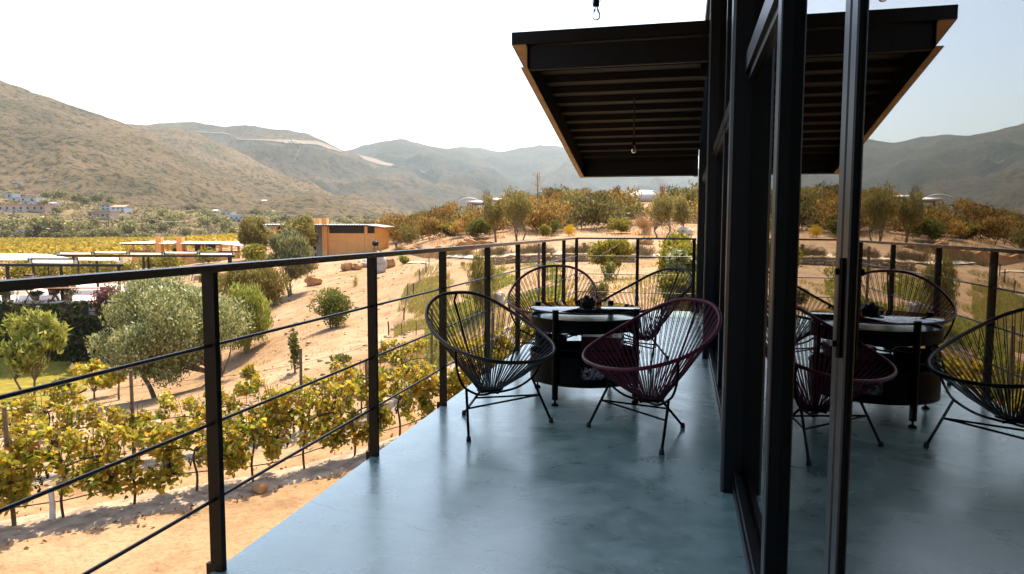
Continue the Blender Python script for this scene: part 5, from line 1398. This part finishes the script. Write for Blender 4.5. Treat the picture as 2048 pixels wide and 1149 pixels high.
# ------------------------------------------------------------------ trees of the valley and village
vt = []
for i in range(5):
    vt.append(make_tree('valley_tree', 'grey green tree among many in the hazy valley', 'tree', (0, 0, -60), 7.5, 6.0 + i*0.8, 0.8, 'village', 420, 1.05, 0.6, nclump=12, seed=400+i, rclump=0.36, group='trees across the valley', tr=0.18, up=0.1))
vspots = []
def vadd(px, dep, s): vspots.append((px, dep, s))
g = np.random.default_rng(77)
for px, dep, s in ((88, 300, 2.0), (112, 296, 2.3), (134, 300, 2.1), (158, 305, 1.8), (70, 305, 1.8), (96, 310, 2.6), (14, 320, 1.6), (28, 316, 1.7), (262, 330, 1.7), (184, 320, 1.3), (206, 318, 1.2), (300, 330, 1.3), (330, 340, 1.4), (20, 296, 1.0), (60, 292, 1.0), (100, 290, 1.0), (172, 290, 1.1), (190, 288, 1.2), (215, 286, 1.3), (240, 288, 1.1), (262, 286, 1.0), (285, 290, 1.0), (150, 292, 1.2)): vadd(px, dep, s)
vspots = [(a_, b_, c_*0.75) for a_, b_, c_ in vspots]
for i in range(150):
    px = g.uniform(-330, 790); dep = g.uniform(270, 640) if px < 480 else g.uniform(300, 760)
    if px < 300 and 340 < dep < 470 and g.random() < 0.7: continue
    vadd(px, dep, g.uniform(0.55, 1.35))
for i, (px, dep, s) in enumerate(vspots):
    o = vt[i] if i < 5 else copy_tree(vt[i % 5])
    o.location = drape(px, dep); o.rotation_euler = (0, 0, g.uniform(0, 6.28)); o.scale = (s*g.uniform(0.9, 1.3), s, s*g.uniform(0.65, 0.95))

g = np.random.default_rng(99); P = []
for i in range(3600):
    px = g.uniform(-330, 800); dep = 268 + 420 * g.random() ** 1.4
    if dep < 300 and px < 480 and g.random() < 0.3: continue
    q = drape(px, dep); r_ = g.uniform(0.8, 2.2)
    for k_ in range(9): P.append((q.x + g.normal()*r_*0.6, q.y + g.normal()*r_*0.6, q.z + r_*0.75*g.random()))
L_['brush'] = leafmat('valley brush leaves', [(0, (0.09, 0.085, 0.03)), (0.5, (0.19, 0.155, 0.06)), (1, (0.34, 0.25, 0.12))], 0.3, 0.6)
m = MB(); m.leaves(P, 1.3, 0.8, up=0.3, g=g); tag(m.build('valley_brush', L_['brush']), 'dry scrub covering the valley slopes between the houses', 'brush', kind='stuff')

# ------------------------------------------------------------------ houses across the valley
M['hw'] = plain('white house wall', (0.66, 0.63, 0.60), 0.8, 0.0, 0.06, 0.5)
M['hp'] = plain('pink house wall', (0.50, 0.35, 0.25), 0.85, 0.0, 0.08, 0.5)
M['hb'] = plain('pale blue grey wall', (0.52, 0.56, 0.585), 0.8, 0.0, 0.06, 0.5)
M['tile'] = plain('clay tile roof', (0.48, 0.22, 0.14), 0.8, 0.0, 0.2, 1.0)
M['tan'] = plain('tan flat roof', (0.55, 0.46, 0.38), 0.8, 0.0, 0.1, 1.0)
M['hwin'] = plain('dark window', (0.03, 0.04, 0.05), 0.2)
def hit(px, py):
    p, d = G(px, py, 150)
    for tr in (tA, tB, tC):
        h_ = tr.ray_cast(CAM, ray(px, py).normalized())
        if h_[0] is not None:
            dd = (h_[0] - CAM).dot(_F)
            if dd < d or abs((at(px, py, d) - p).z) > 1.5: p, d = h_[0], dd
    return p, d
def house(label, px, pyb, wpx, hpx, dep, wall, roof, kind='gable', depth=None, nwin=3, storeys=1, deg=0, name='valley_house'):
    p, dep = hit(px, pyb); k = dep / FPX; w, h = wpx*k, hpx*k; dp = depth or max(5.0, w*0.5)
    t = thing(name, label, 'house', p, YAW + R(deg))
    wh = h*0.70 if kind == 'gable' else h*0.88
    m = MB(); m.box((-w/2, 0, -6), (w/2, dp, wh)); m.build('wall', M[wall], t)
    m = MB()
    if kind == 'gable':
        e = 0.06*w
        m.add([(-w/2-e, -0.5, wh), (w/2+e, -0.5, wh), (w/2+e, dp/2, h), (-w/2-e, dp/2, h), (w/2+e, dp+0.5, wh), (-w/2-e, dp+0.5, wh)], [(0, 1, 2, 3), (3, 2, 4, 5), (0, 3, 5), (1, 4, 2), (0, 5, 4, 1)])
    else: m.box((-w/2-0.4, -0.5, wh+0.003), (w/2+0.4, dp+0.4, h))
    m.build('roof', M[roof], t)
    for s in range(storeys):
        for i in range(nwin):
            x = -w/2 + w*(i+0.5)/nwin; z = wh*(s + 0.32)/storeys; ww = min(0.55, w/nwin*0.3); hh = min(1.3, wh/storeys*0.45)
            m = MB(); m.box((x-ww, -0.10, z), (x+ww, -0.002, z+hh)); m.build('window', M['hwin'], t)
    return t
H = house
H('long low pink motel row with clay tile roof at the far left', 42, 423, 96, 14, 400, 'hp', 'tile', 'flat', 8, 7)
H('long white carport strip below the pink motel row', 20, 424.5, 62, 4, 392, 'hw', 'hw', 'flat', 5, 4)
H('flat roofed tan house stepped on the slope, highest at the left', 12, 397, 26, 10, 470, 'hb', 'tan', 'flat', 8, 2)
H('flat roofed house with bluish glass end below the highest one', 46, 404, 54, 9, 462, 'hw', 'tan', 'flat', 8, 3)
H('small flat tan house to the right of the highest stepped house', 36, 394, 30, 6, 485, 'hp', 'tan', 'flat', 8, 2)
H('small flat roofed house with a pale bluish end wall', 52, 410, 16, 7, 448, 'hb', 'tan', 'flat', 7, 1)
H('flat roofed house with pale blue gable in the middle of the stepped row', 78, 404, 14, 7, 460, 'hb', 'tan', 'flat', 7, 1)
H('small pale blue cabin at the right end of the stepped row', 102, 411, 11, 6, 450, 'hb', 'hb', 'gable', 6, 1)
H('long tan roofed shed under the stepped houses', 84, 409, 30, 5, 448, 'hp', 'tan', 'flat', 6, 3)
H('tiny white cabin alone high on the near mountain slope', 33, 367, 18, 4, 610, 'hw', 'hw', 'flat', 6, 1)
H('white two storey house with clay tile roof on the village rise', 236, 425, 26, 15, 405, 'hw', 'tile', 'gable', 9, 3, 2)
H('pale bluish two storey house left of the white tiled house', 211, 421, 18, 12, 412, 'hb', 'tile', 'flat', 8, 2, 2)
H('pinkish church like house with arched windows below the white tiled house', 206, 439, 30, 18, 385, 'hp', 'hp', 'flat', 9, 3)
H('low brown pink annex left of the church like house', 186, 436, 22, 13, 390, 'hp', 'hp', 'flat', 9, 2)
H('long low white shed with thin roof in the valley', 256, 466, 54, 6, 320, 'hw', 'hw', 'flat', 7, 5)
H('short white shed left of the long low shed', 216, 466, 22, 4, 322, 'hw', 'hw', 'flat', 6, 2)
H('pale grey industrial shed at the left edge of the golden vineyard', 8, 470, 54, 14, 292, 'hb', 'hw', 'flat', 9, 3)
H('small white tank house beside the grey shed', 16, 474, 14, 7, 288, 'hw', 'hw', 'gable', 5, 1)
H('small white hut with clay roof among the valley trees', 86, 441, 9, 9, 345, 'hp', 'tile', 'gable', 6, 1)
H('large white house with flat roofs on the middle slope', 478, 442, 40, 12, 540, 'hb', 'hw', 'flat', 9, 4)
H('grey house in front of the large white flat roofed house', 468, 447, 30, 10, 520, 'greywall', 'greywall', 'flat', 9, 3)
H('white roofed house left of the large white house', 452, 430, 22, 6, 560, 'hw', 'hw', 'flat', 8, 2)
H('tiny white cottage above the middle slope houses', 430, 423, 9, 6, 585, 'hb', 'hw', 'gable', 6, 1)
H('red brick house with gable beside the dark olive tree', 464, 466, 16, 10, 330, 'tile', 'tile', 'gable', 7, 1)
H('pale tiled house behind the red brick house', 478, 465, 18, 9, 345, 'hp', 'tile', 'gable', 8, 1)
H('blue grey metal shed below the red brick house', 468, 481, 34, 12, 296, 'hb', 'hb', 'gable', 8, 0)
H('small white house near the orange building trees', 540, 428, 12, 7, 640, 'hb', 'hw', 'gable', 7, 1)
H('white cabin half way up the ridge slope', 528, 405, 9, 5, 690, 'hw', 'hw', 'gable', 6, 1)
H('low white shelter in the planting above the pavilion', 326, 474, 40, 3, 285, 'roofmetal', 'roofmetal', 'flat', 5, 0)
H('small pink ranch house in the brush above the golden vineyard', 138, 478, 22, 10, 280, 'hp', 'tan', 'flat', 6, 1)
# power poles and line
pp = []
for i, (px, dep) in enumerate(((-200, 300), (100, 310), (224, 316), (290, 300), (420, 330))):
    q = drape(px, dep); m = MB(); m.tube([(0, 0, -0.3), (0, 0, 9.5)], 0.16, 6); m.box((-1.1, -0.08, 8.6), (1.1, 0.08, 8.8), 0.4)
    lb = ['wooden power pole beyond the left edge of the village', 'wooden power pole in front of the big valley trees', 'wooden power pole by the long white shed', 'pale power pole right of the long white shed', 'wooden power pole among the trees left of the olives'][i]
    tag(m.build('power_pole', M['stake'], loc=q), lb, 'pole'); pp.append(q + Vector((0, 0, 8.9)))
m = MB()
for a, b_ in zip(pp[:-1], pp[1:]):
    m.tube([a.lerp(b_, i/12) - Vector((0, 0, 2.5*math.sin(math.pi*i/12))) for i in range(13)], 0.07, 4, caps=False)
tag(m.build('power_line', M['palehose']), 'pale power line sagging across the valley trees', 'cable')

# ------------------------------------------------------------------ haze
m = MB(); m.box((-6500, -900, -40), (4800, 7200, 640))
hz = tag(m.build('haze', None), kind='stuff', label='pale summer haze filling the valley', cat='haze')
hm = bpy.data.materials.new('haze'); hm.use_nodes = True; nt = hm.node_tree
nt.nodes.remove(nt.nodes['Principled BSDF'])
pvn = nt.nodes.new('ShaderNodeVolumePrincipled')
pvn.inputs['Color'].default_value = (0.76, 0.91, 1.0, 1); pvn.inputs['Density'].default_value = 0.000080; pvn.inputs['Anisotropy'].default_value = 0.35
nt.links.new(pvn.outputs[0], nt.nodes['Material Output'].inputs['Volume'])
hz.data.materials.append(hm)
